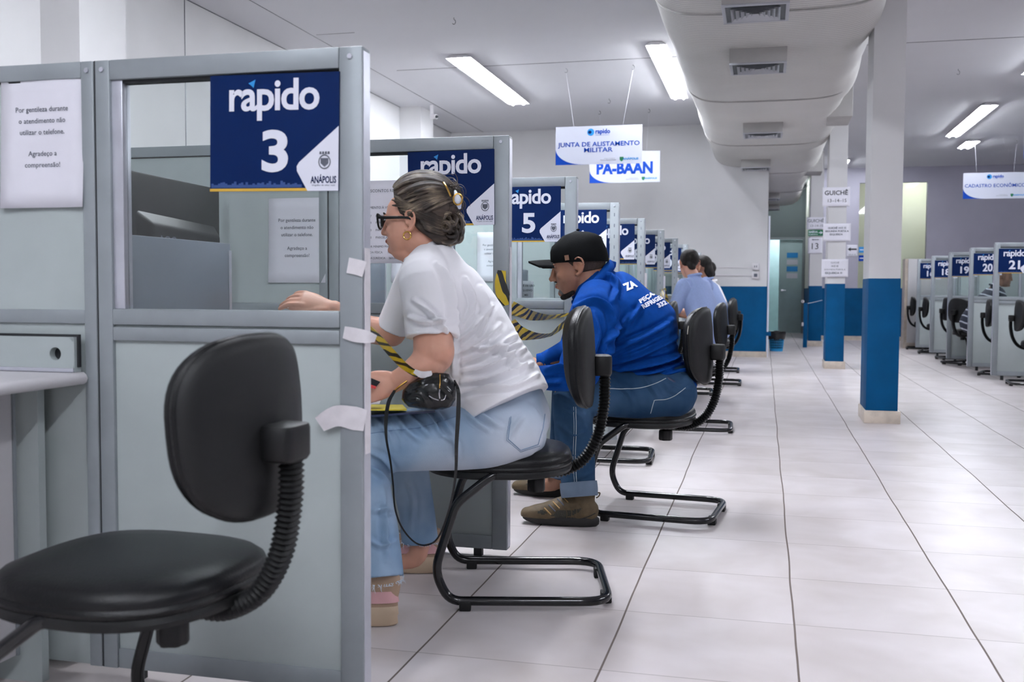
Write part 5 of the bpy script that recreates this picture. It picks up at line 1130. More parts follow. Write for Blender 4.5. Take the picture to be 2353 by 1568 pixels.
def ribbon(pts, wid, nrm, m, name, parent, org, th=.0012, twist=None, n=8, uvk=1.0):
    s = spline(pts, n); T = np.gradient(s, axis=0); T /= np.linalg.norm(T, axis=1)[:, None]; L_ = np.r_[0, np.cumsum(np.linalg.norm(np.diff(s, axis=0), axis=1))]
    wd = np.interp(np.linspace(0, 1, len(s)), np.linspace(0, 1, len(np.atleast_1d(wid))), np.atleast_1d(wid)) if np.ndim(wid) else np.full(len(s), wid)
    R = []; uv = []
    for i in range(len(s)):
        nn = np.asarray(nrm, float); nn = nn-T[i]*np.dot(nn, T[i]); nn /= np.linalg.norm(nn)+1e-9; a = 0 if twist is None else np.interp(i/(len(s)-1), np.linspace(0, 1, len(twist)), twist)
        sd = np.cross(T[i], nn); n2 = nn*math.cos(a)+sd*math.sin(a); s2 = np.cross(T[i], n2); h = wd[i]/2
        R.append(np.array([s[i]-s2*h-n2*th/2, s[i]+s2*h-n2*th/2, s[i]+s2*h+n2*th/2, s[i]-s2*h+n2*th/2])); uv += [(L_[i]*uvk, 0), (L_[i]*uvk, 1), (L_[i]*uvk, 1), (L_[i]*uvk, 0)]
    b = MB(); b.rings(R); v, f = b.arr(); me = to_mesh(name, v-np.asarray(org), f, True, 50); ul = me.uv_layers.new(name='UVMap'); li = np.empty(len(me.loops), int); me.loops.foreach_get('vertex_index', li); ul.data.foreach_set('uv', np.array(uv)[li].ravel())
    return mkobj(name, me, m, parent)
ribbon([P(907, 898, 2.93), P(893, 925, 2.93), P(887, 965, 2.93), P(888, 1010, 2.92), P(897, 1060, 2.93), P(903, 1110, 2.94), P(908, 1170, 2.95), P(925, 1215, 2.98), P(955, 1248, 3.02), P(985, 1252, 3.0), P(1010, 1230, 2.95), P(1035, 1160, 2.93), P(1047, 1090, 2.93), P(1049, 1020, 2.93), P(1053, 950, 2.93), P(1053, 900, 2.935), P(1044, 874, 2.96)], [.008, .011, .011, .007, .006, .005, .005, .005, .005, .005, .005, .006, .008, .011, .013, .011, .005], -HB, 'leather', 'strap', t, o_)
c = P(856, 877, 2.93); t, o_ = at_thing('card_holder', 'dark red edged card in the woman\'s lower hand', 'card', c)
b = MB(); q = [P(840, 864, 2.93), P(874, 878, 2.96), P(862, 892, 2.955), P(838, 884, 2.93)]; b.add([x-HB*.002 for x in q]+[x+HB*.002 for x in q], [(0, 1, 2, 3), (7, 6, 5, 4), (0, 4, 5, 1), (1, 5, 6, 2), (2, 6, 7, 3), (3, 7, 4, 0)]); part('card', b, 'inkblack', t, origin=o_, smooth=False)
b = MB(); tube(b, [P(838, 884, 2.925), P(862, 891, 2.945)], .005, 6); part('red_edge', b, 'red', t, origin=o_)
for nm, lb, cat, pts, zz, m_ in (('folder', 'dark blue folder lying on the woman\'s thighs', 'folder', [(800, 958), (1000, 944), (985, 938), (800, 945)], .006, 'folder'), ('envelope', 'yellow envelope lying on the folder on the woman\'s lap', 'envelope', [(800, 941), (935, 941), (925, 930), (800, 930)], .004, 'yellow'), ('leaflet', 'white leaflet under the woman\'s hand', 'leaflet', [(815, 930), (872, 928), (880, 908), (825, 905)], .001, 'paper')):
    dd = (2.98, 2.98, 3.2, 3.2) if nm != 'leaflet' else (2.97, 2.97, 3.08, 3.08)
    q = [P(x, y, d) for (x, y), d in zip(pts, dd)]; t, o_ = at_thing(nm, lb, cat, np.mean(q, 0)); b = MB(); b.add([x for x in q]+[x-Z_*zz for x in q], [(0, 1, 2, 3), (7, 6, 5, 4), (0, 4, 5, 1), (1, 5, 6, 2), (2, 6, 7, 3), (3, 7, 4, 0)]); part('cover' if nm != 'leaflet' else 'sheet', b, m_, t, origin=o_, smooth=False)

# ------------------------------------------------------------------ the man in blue
def man():
    org = np.array([-.6, 4.45, 0.0]); t = thing('person', 'man in a black cap, royal blue sweatshirt and dark jeans, leaning forward on his chair', 'person', org)
    fw = unit(-HA*math.cos(.12)+HB*math.sin(.12)+np.array([0, 0, -.17])); Hd = Head(P(1322, 612, 4.42), fw, (0, 0, 1), 1.1); Hd.zs = .9
    d = Hd.p(-.012, .086, .0); e, z = proj(d[None]); Hd.c = Hd.c+P(1331, 613, z[0])-d
    b = MB(); Hd.build(b, full=.012, nose=1.03, chin=-.004)
    sweep(b, [Hd.p(-.02, 0, -.04), Hd.p(-.045, 0, -.07), P(1362, 650, 4.44), P(1385, 700, 4.46)], [.078, .08, .088, .11], [.07, .072, .085, .13])
    for q in ((-.1, 0, -.03),): sweep(b, [Hd.p(-.095, -.04, -.035), Hd.p(-.108, 0, -.035), Hd.p(-.095, .04, -.035)], [.014]*3, n=10)
    sweep(b, [P(1385, 700, 4.46), P(1430, 770, 4.46), P(1480, 830, 4.46), P(1510, 870, 4.47)], [.12, .17, .15, .07], [.16, .18, .18, .16], caps=False)
    for dn, kn, an in ((4.32, (1318, 905), (1325, 1125)), (4.66, (1300, 895), (1285, 1080))):
        sweep(b, [P(1500, 905, dn), P(1430, 905, dn), P(*kn, dn)], [.06, .06, .05]); q = P(*an, dn-.06 if dn < 4.5 else dn+.12); sweep(b, [P(*kn, dn), P((kn[0]+an[0])/2, (kn[1]+an[1])/2, (dn+dn-.06)/2 if dn < 4.5 else dn+.07), q], [.05, .048, .034]); q[2] = .1; sweep(b, [q, q+np.array([-.03, 0, -.03]), q+np.array([-.12, 0, -.045])], [.036, .034, .026])
    sweep(b, [P(1368, 715, 4.25), P(1350, 790, 4.2), P(1330, 850, 4.16)], [.07, .065, .058]); sweep(b, [P(1330, 850, 4.16), P(1275, 870, 4.1), P(1222, 862, 4.08)], [.055, .045, .03])
    w1 = P(1215, 862, 4.08); hand(b, w1, -HA-Z_*.1, Z_*.8-HB*.5, -1, 1.05, (.4, .5, .5, .5))
    sweep(b, [P(1365, 715, 4.66), P(1330, 780, 4.7), P(1300, 815, 4.7)], [.07, .062, .055]); sweep(b, [P(1300, 815, 4.7), P(1270, 830, 4.66), P(1243, 838, 4.62)], [.05, .042, .032])
    w2 = P(1240, 836, 4.62); hand(b, w2, -HA+Z_*.05, Z_*.9-HB*.4, -1, 1.05, (.3, .4, .4, .4))
    body = fuse(b, .0048, 3); wrinkle(body, .0012, 50, 21); mesh_part('body', body, 'skinM', t, org); Hd.eyes(t, org)
    for y in (-.032, .032): b = MB(); sweep(b, [Hd.p(.096, y*.5, .03), Hd.p(.095, y, .033), Hd.p(.082, y*1.5, .028)], [.0025, .0032, .0018], n=6); part('eyebrow', b, 'hairD', t, origin=org)
    b = MB(); ell(b, Hd.p(.0935, 0, -.068), (Hd.f, Hd.l, Hd.u), (.007, .021, .008)); part('lips', b, 'lip', t, origin=org)
    # goatee, side and nape stubble
    b = MB(); sweep(b, [Hd.p(.070, -.024, -.094), Hd.p(.077, 0, -.096), Hd.p(.070, .024, -.094)], [.015, .0175, .015], [.013]*3, n=14); g_ = fuse(b, .003, 2); wrinkle(g_, .0016, 220, 5); mesh_part('goatee', g_, 'grayhair', t, org)
    b = MB(); sweep(b, [Hd.p(.03, .05, -.105), Hd.p(.055, .034, -.115), Hd.p(.074, 0, -.118), Hd.p(.055, -.034, -.115), Hd.p(.03, -.05, -.105)], [.009, .012, .014, .012, .009], n=12); sweep(b, [Hd.p(.089, -.022, -.05), Hd.p(.0965, 0, -.046), Hd.p(.089, .022, -.05)], [.003, .004, .003], n=8); g_ = fuse(b, .0028, 2); wrinkle(g_, .0012, 220, 6); mesh_part('beard', g_, 'hairD', t, org)
    b = MB(); ell(b, Hd.p(-.016, 0, .028), (Hd.f, Hd.l, Hd.u), (.1*1.13, .0795*1.13, .084*1.13), 30, 18); hh = fuse(b, .005, 1); v = get_v(hh); L3 = np.stack([(v-Hd.c)@Hd.f, (v-Hd.c)@Hd.l, (v-Hd.c)@Hd.u], 1)/Hd.s
    lim = .03-np.clip(.03-L3[:, 2], 0, .1)*.9; ov = np.clip(L3[:, 0]-lim, 0, 1); L3[:, 0] -= ov*.5; L3[:, 1] *= 1-np.clip(ov*8, 0, .2); low = np.clip(-.022-L3[:, 2], 0, 1); L3[:, 2] += low*.9; L3[:, 0] = np.where(low > 0, L3[:, 0]*.85, L3[:, 0]); set_v(hh, Hd.c+Hd.s*(L3[:, :1]*Hd.f+L3[:, 1:2]*Hd.l+L3[:, 2:]*Hd.u)); mesh_part('short_hair', hh, 'shortgray', t, org)
    # cap
    cp = bpy.data.objects.new('cap', None); COL.objects.link(cp); cp.parent = t; cp.location = tuple(Hd.c-org)
    b = MB(); R = []; n = 40; A = np.arange(n)*2*np.pi/n
    for z, k in ((.033, 1.0), (.05, 1.015), (.072, .985), (.092, .9), (.11, .77), (.126, .58), (.138, .35), (.144, .1)):
        R.append(np.array([Hd.p(-.014+.113*k*math.cos(a)-(.012 if z > .1 else 0)*1, .09*k*math.sin(a), z-.028*(1-math.cos(a))*.5*(1 if z < .06 else .6 if z < .09 else .2)+(.006 if math.cos(a) > .6 and .06 < z < .13 else 0)) for a in A]))
    b.rings(R); part('crown', b, 'cap', cp, origin=Hd.c, sharp=70)
    b = MB(); U = []; n = 15
    for up in (0, 1):
        for j in range(6):
            q = j/5
            for i in range(n):
                y = -1+2*i/(n-1); xx = .084+(.085*q)*(1-.32*y*y)+.02*(1-y*y); U.append(Hd.p(xx, .083*y*(1-.12*q), .05-.032*y*y*(1-.1*q)+.012*q-.004*q*q-(.008*up)))
    F = []; m2 = 6*n
    for j in range(5):
        for i in range(n-1): a = j*n+i; F += [(a, a+1, a+n+1, a+n), (m2+a, m2+a+n, m2+a+n+1, m2+a+1)]
    for i in range(n-1): a = 5*n+i; F.append((a, a+1, m2+a+1, m2+a)); F.append((i+1, i, m2+i, m2+i+1))
    for j in range(5): F.append((j*n, (j+1)*n, m2+(j+1)*n, m2+j*n)); F.append((j*n+n-1, m2+j*n+n-1, m2+(j+1)*n+n-1, (j+1)*n+n-1))
    b.add(U, F); part('visor', b, 'cap', cp, origin=Hd.c, sharp=60)
    b = MB(); ell(b, Hd.p(-.026, 0, .147), (Hd.f, Hd.l, Hd.u), (.008, .008, .005), 10, 6); part('top_button', b, 'cap', cp, origin=Hd.c)
    b = MB(); c = Hd.p(.03, .0865, .042); b.add([c+Hd.f*q*.009+Hd.u*r2*.011+Hd.l*k2*.003 for k2 in (-1, 1) for q, r2 in ((-1, -1), (1, -1), (1, 1), (-1, 1))], [(0, 1, 2, 3), (7, 6, 5, 4), (0, 4, 5, 1), (1, 5, 6, 2), (2, 6, 7, 3), (3, 7, 4, 0)]); part('side_patch', b, 'leatherpatch', cp, origin=Hd.c)
    # sweatshirt
    b = MB()
    sweep(b, [P(1372, 668, 4.45), P(1392, 690, 4.45), P(1412, 735, 4.45), P(1446, 790, 4.46), P(1484, 832, 4.46), P(1522, 862, 4.46)], [.115, .165, .222, .245, .2, .115], [.13, .2, .24, .245, .23, .2], n=44, sub=6, ex=2.15)
    sweep(b, [P(1530, 850, 4.46), P(1556, 868, 4.46), P(1578, 882, 4.46)], [.07, .055, .035], [.19, .19, .18], n=32)
    sweep(b, [P(1375, 685, 4.3), P(1366, 730, 4.2), P(1352, 800, 4.15), P(1330, 850, 4.12)], [.09, .108, .102, .088], [.08, .09, .09, .085], n=28)
    sweep(b, [P(1332, 850, 4.12), P(1290, 866, 4.09), P(1240, 868, 4.07)], [.088, .06, .048], n=24)
    sweep(b, [P(1368, 690, 4.62), P(1345, 745, 4.7), P(1325, 800, 4.71)], [.085, .09, .08], n=28)
    sweep(b, [P(1325, 802, 4.71), P(1290, 815, 4.68), P(1252, 830, 4.63)], [.075, .055, .042], n=24)
    sw = fuse(b, .0055, 4)
    FL = [[(1385, 820), (1450, 790), (1510, 760), (1545, 735)], [(1392, 840), (1460, 822), (1530, 790), (1568, 768)], [(1400, 858), (1470, 845), (1540, 825), (1577, 805)], [(1440, 862), (1510, 852), (1575, 832)], [(1385, 795), (1425, 750), (1455, 715)], [(1320, 705), (1365, 690), (1400, 712), (1408, 760), (1390, 800)], [(1335, 840), (1375, 825), (1392, 800)], [(1365, 720), (1375, 770), (1365, 820)],
          [(1525, 860), (1560, 852), (1585, 850)], [(1475, 700), (1455, 730), (1440, 750)], [(1395, 805), (1470, 775), (1530, 745)], [(1405, 850), (1500, 835), (1575, 818)], [(1255, 848), (1300, 845), (1330, 865)], [(1250, 880), (1290, 875)], [(1390, 625), (1420, 650), (1410, 690)]]
    folds(sw, FL, .026, 5); wrinkle(sw, .0025, 20, 5, (1, .2, .4))
    bs = bvh_of(sw); mesh_part('sweatshirt', sw, 'polo', t, org)
    b = MB(); sweep(b, [P(1318, 695, 4.4), P(1348, 676, 4.33), P(1378, 640, 4.33), P(1402, 612, 4.4), P(1404, 610, 4.5), P(1385, 640, 4.58), P(1345, 685, 4.56)], [.012, .016, .02, .022, .022, .018, .012], [.01]*7, n=10); part('collar', b, 'polo', t, origin=org)
    for wq, a in ((P(1240, 869, 4.07), .049), (P(1250, 831, 4.63), .043)): b = MB(); sweep(b, [wq, wq-HA*.035], [a, a*.8], n=20, caps=False); part('cuff', b, 'polorib', t, origin=org)
    print_on(bs, 'ZA', (1441, 668), (17, -7), (-13, -19), 'signwhite', t, org, .06); print_on(bs, 'PEÇAS PARA', (1472, 698), (13, -8), (-8, -11), 'signwhite', t, org, .05); print_on(bs, 'REFRIGERAÇÃO', (1478, 710), (11.5, -6), (-8, -11), 'signwhite', t, org, .05); print_on(bs, '3321', (1513, 708), (13, -6), (-8, -12), 'signwhite', t, org, .05)
    # jeans
    b = MB()
    sweep(b, [P(1535, 872, 4.46), P(1545, 905, 4.46), P(1540, 925, 4.46)], [.1, .1, .075], [.21, .22, .21], n=32)
    sweep(b, [P(1548, 905, 4.32), P(1470, 905, 4.3), P(1390, 903, 4.28), P(1325, 905, 4.27)], [.1, .105, .1, .09], [.1, .1, .095, .09], n=30)
    sweep(b, [P(1318, 905, 4.27), P(1318, 985, 4.26), P(1325, 1060, 4.25), P(1329, 1120, 4.24)], [.09, .082, .078, .07], n=28, caps=False)
    sweep(b, [P(1530, 900, 4.62), P(1400, 900, 4.68), P(1310, 905, 4.72)], [.1, .095, .085], n=26); sweep(b, [P(1308, 905, 4.72), P(1300, 990, 4.74), P(1290, 1075, 4.78)], [.082, .072, .066], n=26)
    je = fuse(b, .0055, 4)
    folds(je, [[(1285, 905), (1320, 925), (1345, 950)], [(1290, 930), (1325, 950), (1350, 975)], [(1395, 870), (1440, 900), (1460, 940)], [(1475, 865), (1500, 895), (1515, 920)], [(1520, 875), (1545, 900), (1580, 905)], [(1300, 1040), (1330, 1050), (1355, 1040)], [(1300, 1085), (1330, 1095), (1360, 1085)], [(1285, 975), (1315, 1000), (1350, 990)], [(1535, 880), (1565, 895), (1598, 890)]], .007, 5); wrinkle(je, .002, 26, 19)
    bj = bvh_of(je); mesh_part('jeans', je, 'jeansM', t, org)
    seam(bj, [(1392, 893), (1430, 894), (1470, 892), (1505, 882), (1530, 870)], .0017, 'stitch', t, org, 'side_seam'); seam(bj, [(1495, 950), (1502, 925), (1506, 920), (1530, 918), (1550, 910), (1575, 892)], .0016, 'stitch', t, org, 'back_pocket_seam'); seam(bj, [(1323, 935), (1324, 990), (1322, 1050), (1325, 1110)], .0015, 'stitch', t, org, 'leg_seam'); seam(bj, [(1318, 935), (1319, 990), (1317, 1050), (1320, 1110)], .001, 'stitch', t, org, 'leg_seam')
    b = MB(); q0 = P(1329, 1108, 4.24); q1 = P(1332, 1142, 4.23); sweep(b, [q0, (q0+q1)/2, q1], [.078, .079, .076], n=30, caps=False); cu = part('turned_up_cuff', b, 'cuff', t, origin=org)
    b = MB(); q0 = P(1290, 1068, 4.78); sweep(b, [q0, q0-Z_*.055], [.068, .068], n=26, caps=False); part('turned_up_cuff', b, 'cuff', t, origin=org)
    b = MB(); sweep(b, [P(1515, 858, 4.28), P(1545, 880, 4.24), P(1590, 905, 4.28)], [.013]*3, [.008]*3, n=8); part('belt', b, 'folder', t, origin=org)
    # hiking shoes
    for (hx, hy, d) in ((1372, 1208, 4.235), (1330, 1140, 4.83)):
        hl = P(hx, hy, d); hl[2] = 0; f = unit(np.array([-1, -.02, 0])); l = np.array([-f[1], f[0], 0]); sh = bpy.data.objects.new('shoe', None); COL.objects.link(sh); sh.parent = t; sh.location = tuple(hl-org)
        n = 36; A = np.arange(n)*2*np.pi/n
        def foot(z, kw, kl, heel=0.0, toe=0.0):
            c, s_ = np.cos(A), np.sin(A); x = .155+c*.165*kl-heel; wi = .05*kw*(1+.14*c-.1*(np.abs(c) < .5)); return np.array([f*a+l*(s*w_)+Z_*(z+toe*max(0, cc)**2) for a, s, w_, cc in zip(x, s_, wi, c)])
        b = MB(); b.rings([foot(.002, .85, .93, 0, .012), foot(.01, .98, .985, 0, .01), foot(.024, 1.0, 1.0, 0, .006), foot(.036, .97, .985, 0, .004), foot(.04, .9, .95)]); part('sole', b, 'sole', sh)
        b = MB(); hs = ((.028, .062, .046, .034), (.07, .07, .06, .041), (.12, .07, .058, .045), (.17, .06, .05, .049), (.22, .05, .04, .053), (.27, .043, .033, .05), (.3, .04, .026, .04)); sweep(b, [f*x+Z_*z for x, z, a, w_ in hs], [q[2] for q in hs], [q[3] for q in hs], bdir=l, n=24, sub=4)
        sweep(b, [f*.06+Z_*.05, f*.058+Z_*.1, f*.055+Z_*.14], [.05, .047, .047], [.042, .04, .04], bdir=l, n=20, caps=False); sweep(b, [f*.2+Z_*.06, f*.14+Z_*.1, f*.1+Z_*.135], [.03, .022, .016], [.03, .026, .022], bdir=l, n=14)
        v_, f_ = b.arr(); b2 = MB(); b2.add(v_+hl, f_); um = fuse(b2, .0045, 3); vv = get_v(um); vv[:, 2] = np.maximum(vv[:, 2], .03); set_v(um, vv); wrinkle(um, .0015, 60, 4); bu = bvh_of(um); mesh_part('upper', um, 'brown', sh, hl)
        ox, oy = hx-1372, hy-1208; k = 4.235/d
        S_ = lambda L_: [(hx+(x-1372)*k, hy+(y-1208)*k) for x, y in L_]
        for po in ([(1262, 1188), (1300, 1192), (1330, 1180), (1345, 1165), (1310, 1172), (1280, 1172)], [(1228, 1178), (1250, 1186), (1262, 1178), (1245, 1170)]): patch(bu, S_(po), 'brownmesh', sh, hl, 'mesh_panel')
        for k2 in range(5): x = 1256+k2*10; y = 1176-k2*7; seam(bu, S_([(x-5, y-8), (x+3, y), (x+10, y+7)]), .0028, 'ink' if k2 % 2 else 'tan', sh, hl, 'lace', .001)
        for k2 in range(4): x = 1298+k2*11; seam(bu, S_([(x, 1166-k2*2), (x+5, 1180-k2*3), (x+3, 1194-k2*3)]), .0016, 'brown', sh, hl, 'side_rib', .002)
        seam(bu, S_([(1225, 1194), (1260, 1200), (1300, 1200), (1345, 1190), (1368, 1180)]), .0022, 'sole', sh, hl, 'side_line', .0005)
        for k2, x in enumerate((.03, .065, .1, .19, .225, .26)): b = MB(); b.add([l*(-.0515)*(1+.1*((x-.15)/.15))+f*(x+dx)+Z_*z for dx, z in ((-.006, .006), (.006, .006), (0, .022))]+[l*(-.044)+f*(x+dx)+Z_*z for dx, z in ((-.006, .006), (.006, .006), (0, .022))], [(0, 1, 2), (5, 4, 3), (0, 3, 4, 1), (1, 4, 5, 2), (2, 5, 3, 0)]); part('tread_lug', b, 'tan', sh)
        b = MB(); tube(b, spline([f*.005+Z_*.12, f*-.006+Z_*.128, f*-.01+Z_*.142, f*.004+Z_*.14], 4), .003, 6); part('heel_loop', b, 'brown', sh)
    return t
man()

# ------------------------------------------------------------------ people farther away
def sitter(label, d, hx, hy, shirt, skin, hair, sgn=-1, sc=1.0, yaw=.0, lean=.12, stripe=False, hairlong=False, org=None, bag=False, hyaw=0.0):
    k = FPX/d; Hc = P(hx, hy, d); fx = np.array([sgn*1.0, 0, 0]); fx = unit(fx*math.cos(yaw)+np.array([0, 1, 0])*math.sin(yaw)); lt = np.cross(Z_, fx)
    org = np.array([Hc[0]-fx[0]*.1, Hc[1], 0.0]); t = thing('person', label, 'person', org); s = sc
    hf = fx*math.cos(hyaw)-lt*math.sin(hyaw); Hd = Head(Hc, hf+np.array([0, 0, -.1]), (0, 0, 1), 1.05*s); b = MB(); Hd.build(b, full=.004)
    nb = Hc-fx*(.05+lean*.2)*s-Z_*.14*s; ch = Hc-fx*(.07+lean*.8)*s-Z_*.34*s; wa = Hc-fx*(.09+lean*1.5)*s-Z_*.52*s; hp = Hc-fx*(.08+lean*1.8)*s; hp[2] = .58
    sweep(b, [Hd.p(-.02, 0, -.05), nb, ch], [.055, .06, .1], [.055, .065, .14], bdir=lt); sweep(b, [ch, wa, hp], [.1, .11, .11], [.15, .15, .16], bdir=lt)
    b2 = MB(); sweep(b2, [nb+Z_*.01, nb-Z_*.05*s-fx*.01, ch, wa, hp], [.06*s, .1*s, .13*s, .145*s, .14*s], [.075*s, .17*s, .195*s, .18*s, .19*s], bdir=lt, n=32, sub=5)
    for sg in (-1, 1):
        sh = nb-Z_*.07*s+lt*sg*.19*s-fx*.01; el = sh+fx*.1*s-Z_*.27*s+lt*sg*.03; wr = el+fx*.24*s+Z_*.03
        sweep(b, [sh, el], [.05*s, .042*s], bdir=lt); sweep(b, [el, wr], [.04*s, .028*s], bdir=lt); hand(b, wr, fx, Z_*.9+lt*sg*.3, -sg, .95*s, (.4, .4, .45, .5))
        sweep(b2, [sh+lt*-sg*.04, sh, (sh+el)/2, sh*.25+el*.75], [.07*s, .075*s, .07*s, .066*s], bdir=lt)
        kn = hp+fx*.42*s+lt*sg*.1; kn[2] = .52; hj = hp+lt*sg*.09-Z_*.02; an = kn+fx*.03; an[2] = .1; sweep(b, [hj, kn, ], [.08, .06]); sweep(b, [kn, an], [.055, .035]); tq = an+fx*.14; tq[2] = .03; sweep(b, [an-Z_*.04, tq], [.035, .028])
    me = fuse(b, .007, 2); mesh_part('body', me, skin, t, org); me = fuse(b2, .008, 3); wrinkle(me, .004, 24, int(hx) % 50, fx); bs_ = bvh_of(me); mesh_part('shirt', me, shirt, t, org)
    b = MB()
    for sg in (-1, 1):
        kn = hp+fx*.42*s+lt*sg*.1; kn[2] = .52; hj = hp+lt*sg*.09-Z_*.02; an = kn+fx*.03; an[2] = .12
        sweep(b, [hj, kn], [.105, .08]); sweep(b, [kn, an], [.078, .06])
    me = fuse(b, .009, 2); mesh_part('trousers', me, 'jeansM', t, org)
    for sg in (-1, 1):
        an = hp+fx*.45*s+lt*sg*.1; an[2] = .04; b = MB(); sweep(b, [an-fx*.04, an+fx*.04, an+fx*.16], [.038, .038, .03], [.045, .045, .04], bdir=lt, n=16); part('shoe', b, 'black', t, origin=org)
    b = MB(); ell(b, Hd.p(-.024, 0, .046), (Hd.f, Hd.l, Hd.u), (.1*1.05, .083*1.05, .086*1.05), 24, 16)
    if hairlong: sweep(b, [Hd.p(-.06, 0, .03), Hd.p(-.085, 0, -.05), Hd.p(-.09, 0, -.1)], [.06, .05, .03], [.07, .06, .04], bdir=lt)
    else: sweep(b, [Hd.p(-.06, 0, .03), Hd.p(-.08, 0, -.035)], [.05, .028], [.065, .05], bdir=lt)
    hh = fuse(b, .006, 1); wrinkle(hh, .0025, 90, 3); mesh_part('hair', hh, hair, t, org); Hd.eyes(t, org)
    b = MB(); A_ = spline([nb+Z_*.02+fx*.075*s, nb+Z_*.03+lt*.07*s, nb+Z_*.045-fx*.07*s, nb+Z_*.03-lt*.07*s], 4); tube(b, A_, .012, 8, closed=True); part('collar', b, shirt, t, origin=org)
    if bag:
        b = MB(); q = spline([P(1622, 648, 12.1), P(1633, 672, 12.02), P(1643, 696, 12.0), P(1653, 724, 12.05)], 6); sweep(b, q, [.03]*len(q), [.008]*len(q), n=8, sub=1); part('shoulder_strap', b, 'strap', t, origin=org)
    return t
sitter('man with cropped dark hair in a pale blue shirt, seen from behind', 9.35, 1583, 607, 'blueshirt', 'skinW', 'hairD', -1, .97, .5, .06, hyaw=.7)
sitter('dark haired person mostly hidden behind the man in the pale blue shirt', 10.9, 1609, 617, 'blueshirt', 'skinM', 'hairD', -1, 1.05, .2, .06, hairlong=True)
sitter('farthest sitting person, white T-shirt crossed by a wide dark strap', 12.4, 1622, 626, 'tshirt', 'skinM', 'hairD', -1, 1.0, .1, .05, bag=True)
sitter('man in a dark striped jersey bent over the counter under sign 20', 13.3, 2304, 636, 'striped', 'skinM', 'hairD', 1, 1.05, .05, .15)

# ------------------------------------------------------------------ tapes
PX = -.9
def tape_strip(label, pts, wid, nrm, tw=None):
    t, o_ = at_thing('masking_tape', label, 'tape', pts[0]); t['group'] = 'white masking tape strips'; ribbon(pts, wid, nrm, 'tape', 'strip', t, o_, twist=tw, th=.0015); return t
xp = PX+.004; y0 = LY[0]
tape_strip('long white masking tape strip down the outer edge of the nearest post', [np.array([xp, y0+.02, z]) for z in (1.08, .98, .9, .8, .7, .6)], [.03, .034, .03, .036, .034, .03], (1, 0, 0))
tape_strip('short tape tab at the top of the nearest post\'s tape', [np.array([PX-.035, y0-.003, 1.04]), np.array([PX-.01, y0-.003, 1.035]), np.array([PX+.006, y0-.003, 1.03])], .036, (0, -1, 0))
tape_strip('crumpled tape band around the nearest post at sill height', [np.array([PX-.045, y0-.004, .885]), np.array([PX-.02, y0-.008, .88]), np.array([PX+.01, y0-.004, .875]), np.array([PX+.028, y0+.01, .87])], [.028, .034, .03, .018], (0, -1, 0), [0, .2, -.2, .3])
tape_strip('wide loose tape end sticking out left of the nearest post, lower', [np.array([PX-.1, y0-.02, .67]), np.array([PX-.06, y0-.012, .69]), np.array([PX-.02, y0-.003, .685]), np.array([PX+.006, y0, .68])], [.04, .05, .056, .05], (0, -1, 0), [.5, .2, 0, 0])
y1 = LY[1]
tape_strip('white tape strip down the edge of the post behind the woman', [np.array([xp, y1+.02, z]) for z in (1.14, 1.05, .95, .86, .8)], [.02, .03, .028, .032, .03], (1, 0, 0))
for i in (4, 5, 6): tape_strip(['tape strip on the post of divider 7', 'tape strip on the post of divider 8', 'tape strip on the post of divider 9'][i-4], [np.array([xp, LY[i]+.02, z]) for z in (1.12, 1.02, .92, .84)], .03, (.6, -.8, 0))
def barrier(label, pts, wid, tw, nrm=(0.3, -1, 0)):
    t, o_ = at_thing('barrier_tape', label, 'barrier tape', pts[0]); t['group'] = 'yellow and black barrier tapes'; ribbon(pts, wid, nrm, 'barrier', 'ribbon', t, o_, twist=tw, th=.0008, n=10); return t
barrier('yellow and black barrier tape hanging down the nearest post', [P(846, 640, 2.4), P(846, 690, 2.4), P(845, 745, 2.41)], [.012, .016, .012], [1.0, .9, 1.1])
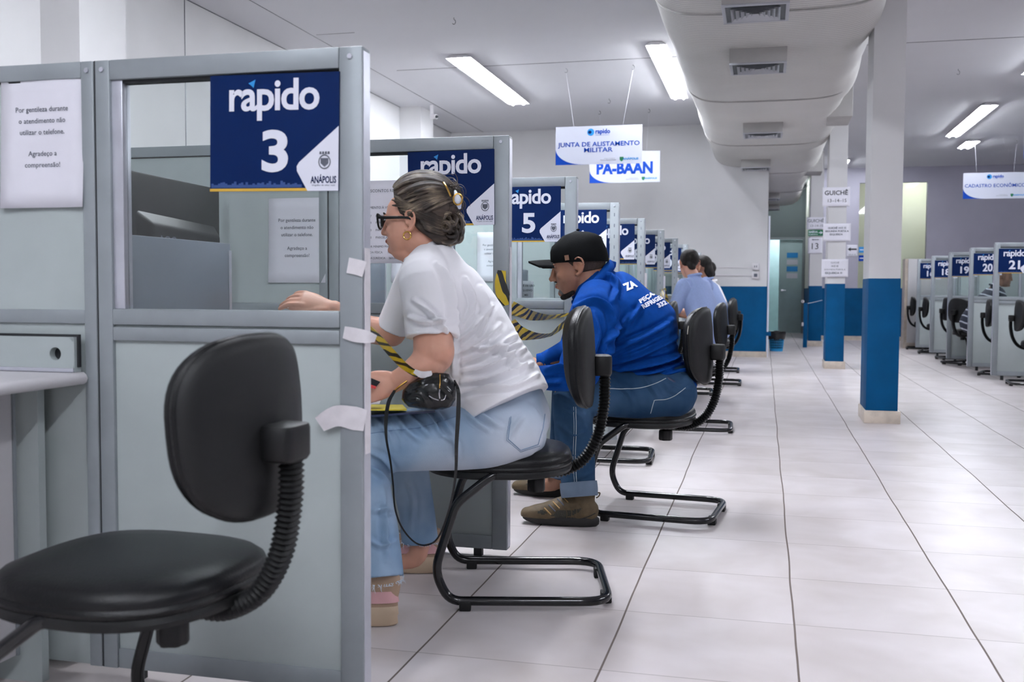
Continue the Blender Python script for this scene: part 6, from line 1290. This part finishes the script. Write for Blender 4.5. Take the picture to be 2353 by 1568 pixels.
barrier('yellow and black barrier tape running from the nearest post across the woman\'s forearm', [P(846, 752, 2.42), P(872, 780, 2.55), P(900, 812, 2.72), P(925, 838, 2.86), P(945, 853, 2.93), P(962, 862, 2.93)], [.016, .02, .022, .024, .022, .018], [.3, .1, -.1, .2, .4, .2])
tape_strip('white tape end of the barrier tape under the woman\'s elbow', [P(952, 853, 2.925), P(968, 861, 2.925), P(985, 860, 2.93), P(992, 856, 2.94)], [.012, .02, .018, .01], -HB, [0, .2, .1, .3])
barrier('yellow barrier tape gathered on the post behind the woman', [P(1153, 622, 3.66), P(1150, 650, 3.66), P(1156, 680, 3.66), P(1163, 702, 3.67)], [.03, .045, .05, .02], [.2, .5, .1, .3])
barrier('upper slack barrier tape between the woman\'s and the man\'s cubicles', [P(1172, 708, 3.7), P(1195, 716, 3.9), P(1225, 726, 4.25), P(1265, 729, 4.7), P(1310, 722, 5.0)], [.055, .05, .04, .02, .014], [.2, .5, -.2, .2, .2])
barrier('lower slack barrier tape between the woman\'s and the man\'s cubicles', [P(1172, 742, 3.7), P(1192, 764, 3.9), P(1225, 773, 4.2), P(1262, 770, 4.6), P(1290, 750, 4.85), P(1310, 732, 5.0)], [.045, .055, .04, .03, .03, .02], [.1, -.2, .5, .9, .3, .2])
for i, lb in ((4, 'barrier tape sagging from the post of divider 7 beside the blue shoulder'), (5, 'barrier tape sagging from the post of divider 8')):
    a = np.array([PX, LY[i]+.0, 1.0]); c_ = np.array([PX, LY[i+1], .98]); m_ = (a+c_)/2-Z_*.2
    barrier(lb, [a, (a+m_)/2-Z_*.05, m_, (m_+c_)/2-Z_*.04, c_], [.05, .06, .045, .05, .05], [.2, .8, .1, .9, .3])
barrier('short end of barrier tape on the post beside the pale blue shirt', [np.array([PX, LY[6], 1.0]), np.array([PX, LY[6]+.2, .9]), np.array([PX+.02, LY[6]+.4, .86])], [.05, .04, .02], [.2, .8, .3])
barrier('lower barrier tape hanging beside the blue shoulder, near the posts of dividers 7 and 8', [np.array([PX+.01, LY[4], .82]), np.array([PX+.01, LY[4]+.4, .72]), np.array([PX+.01, LY[4]+.8, .7])], [.04, .06, .04], [.2, .8, .3])
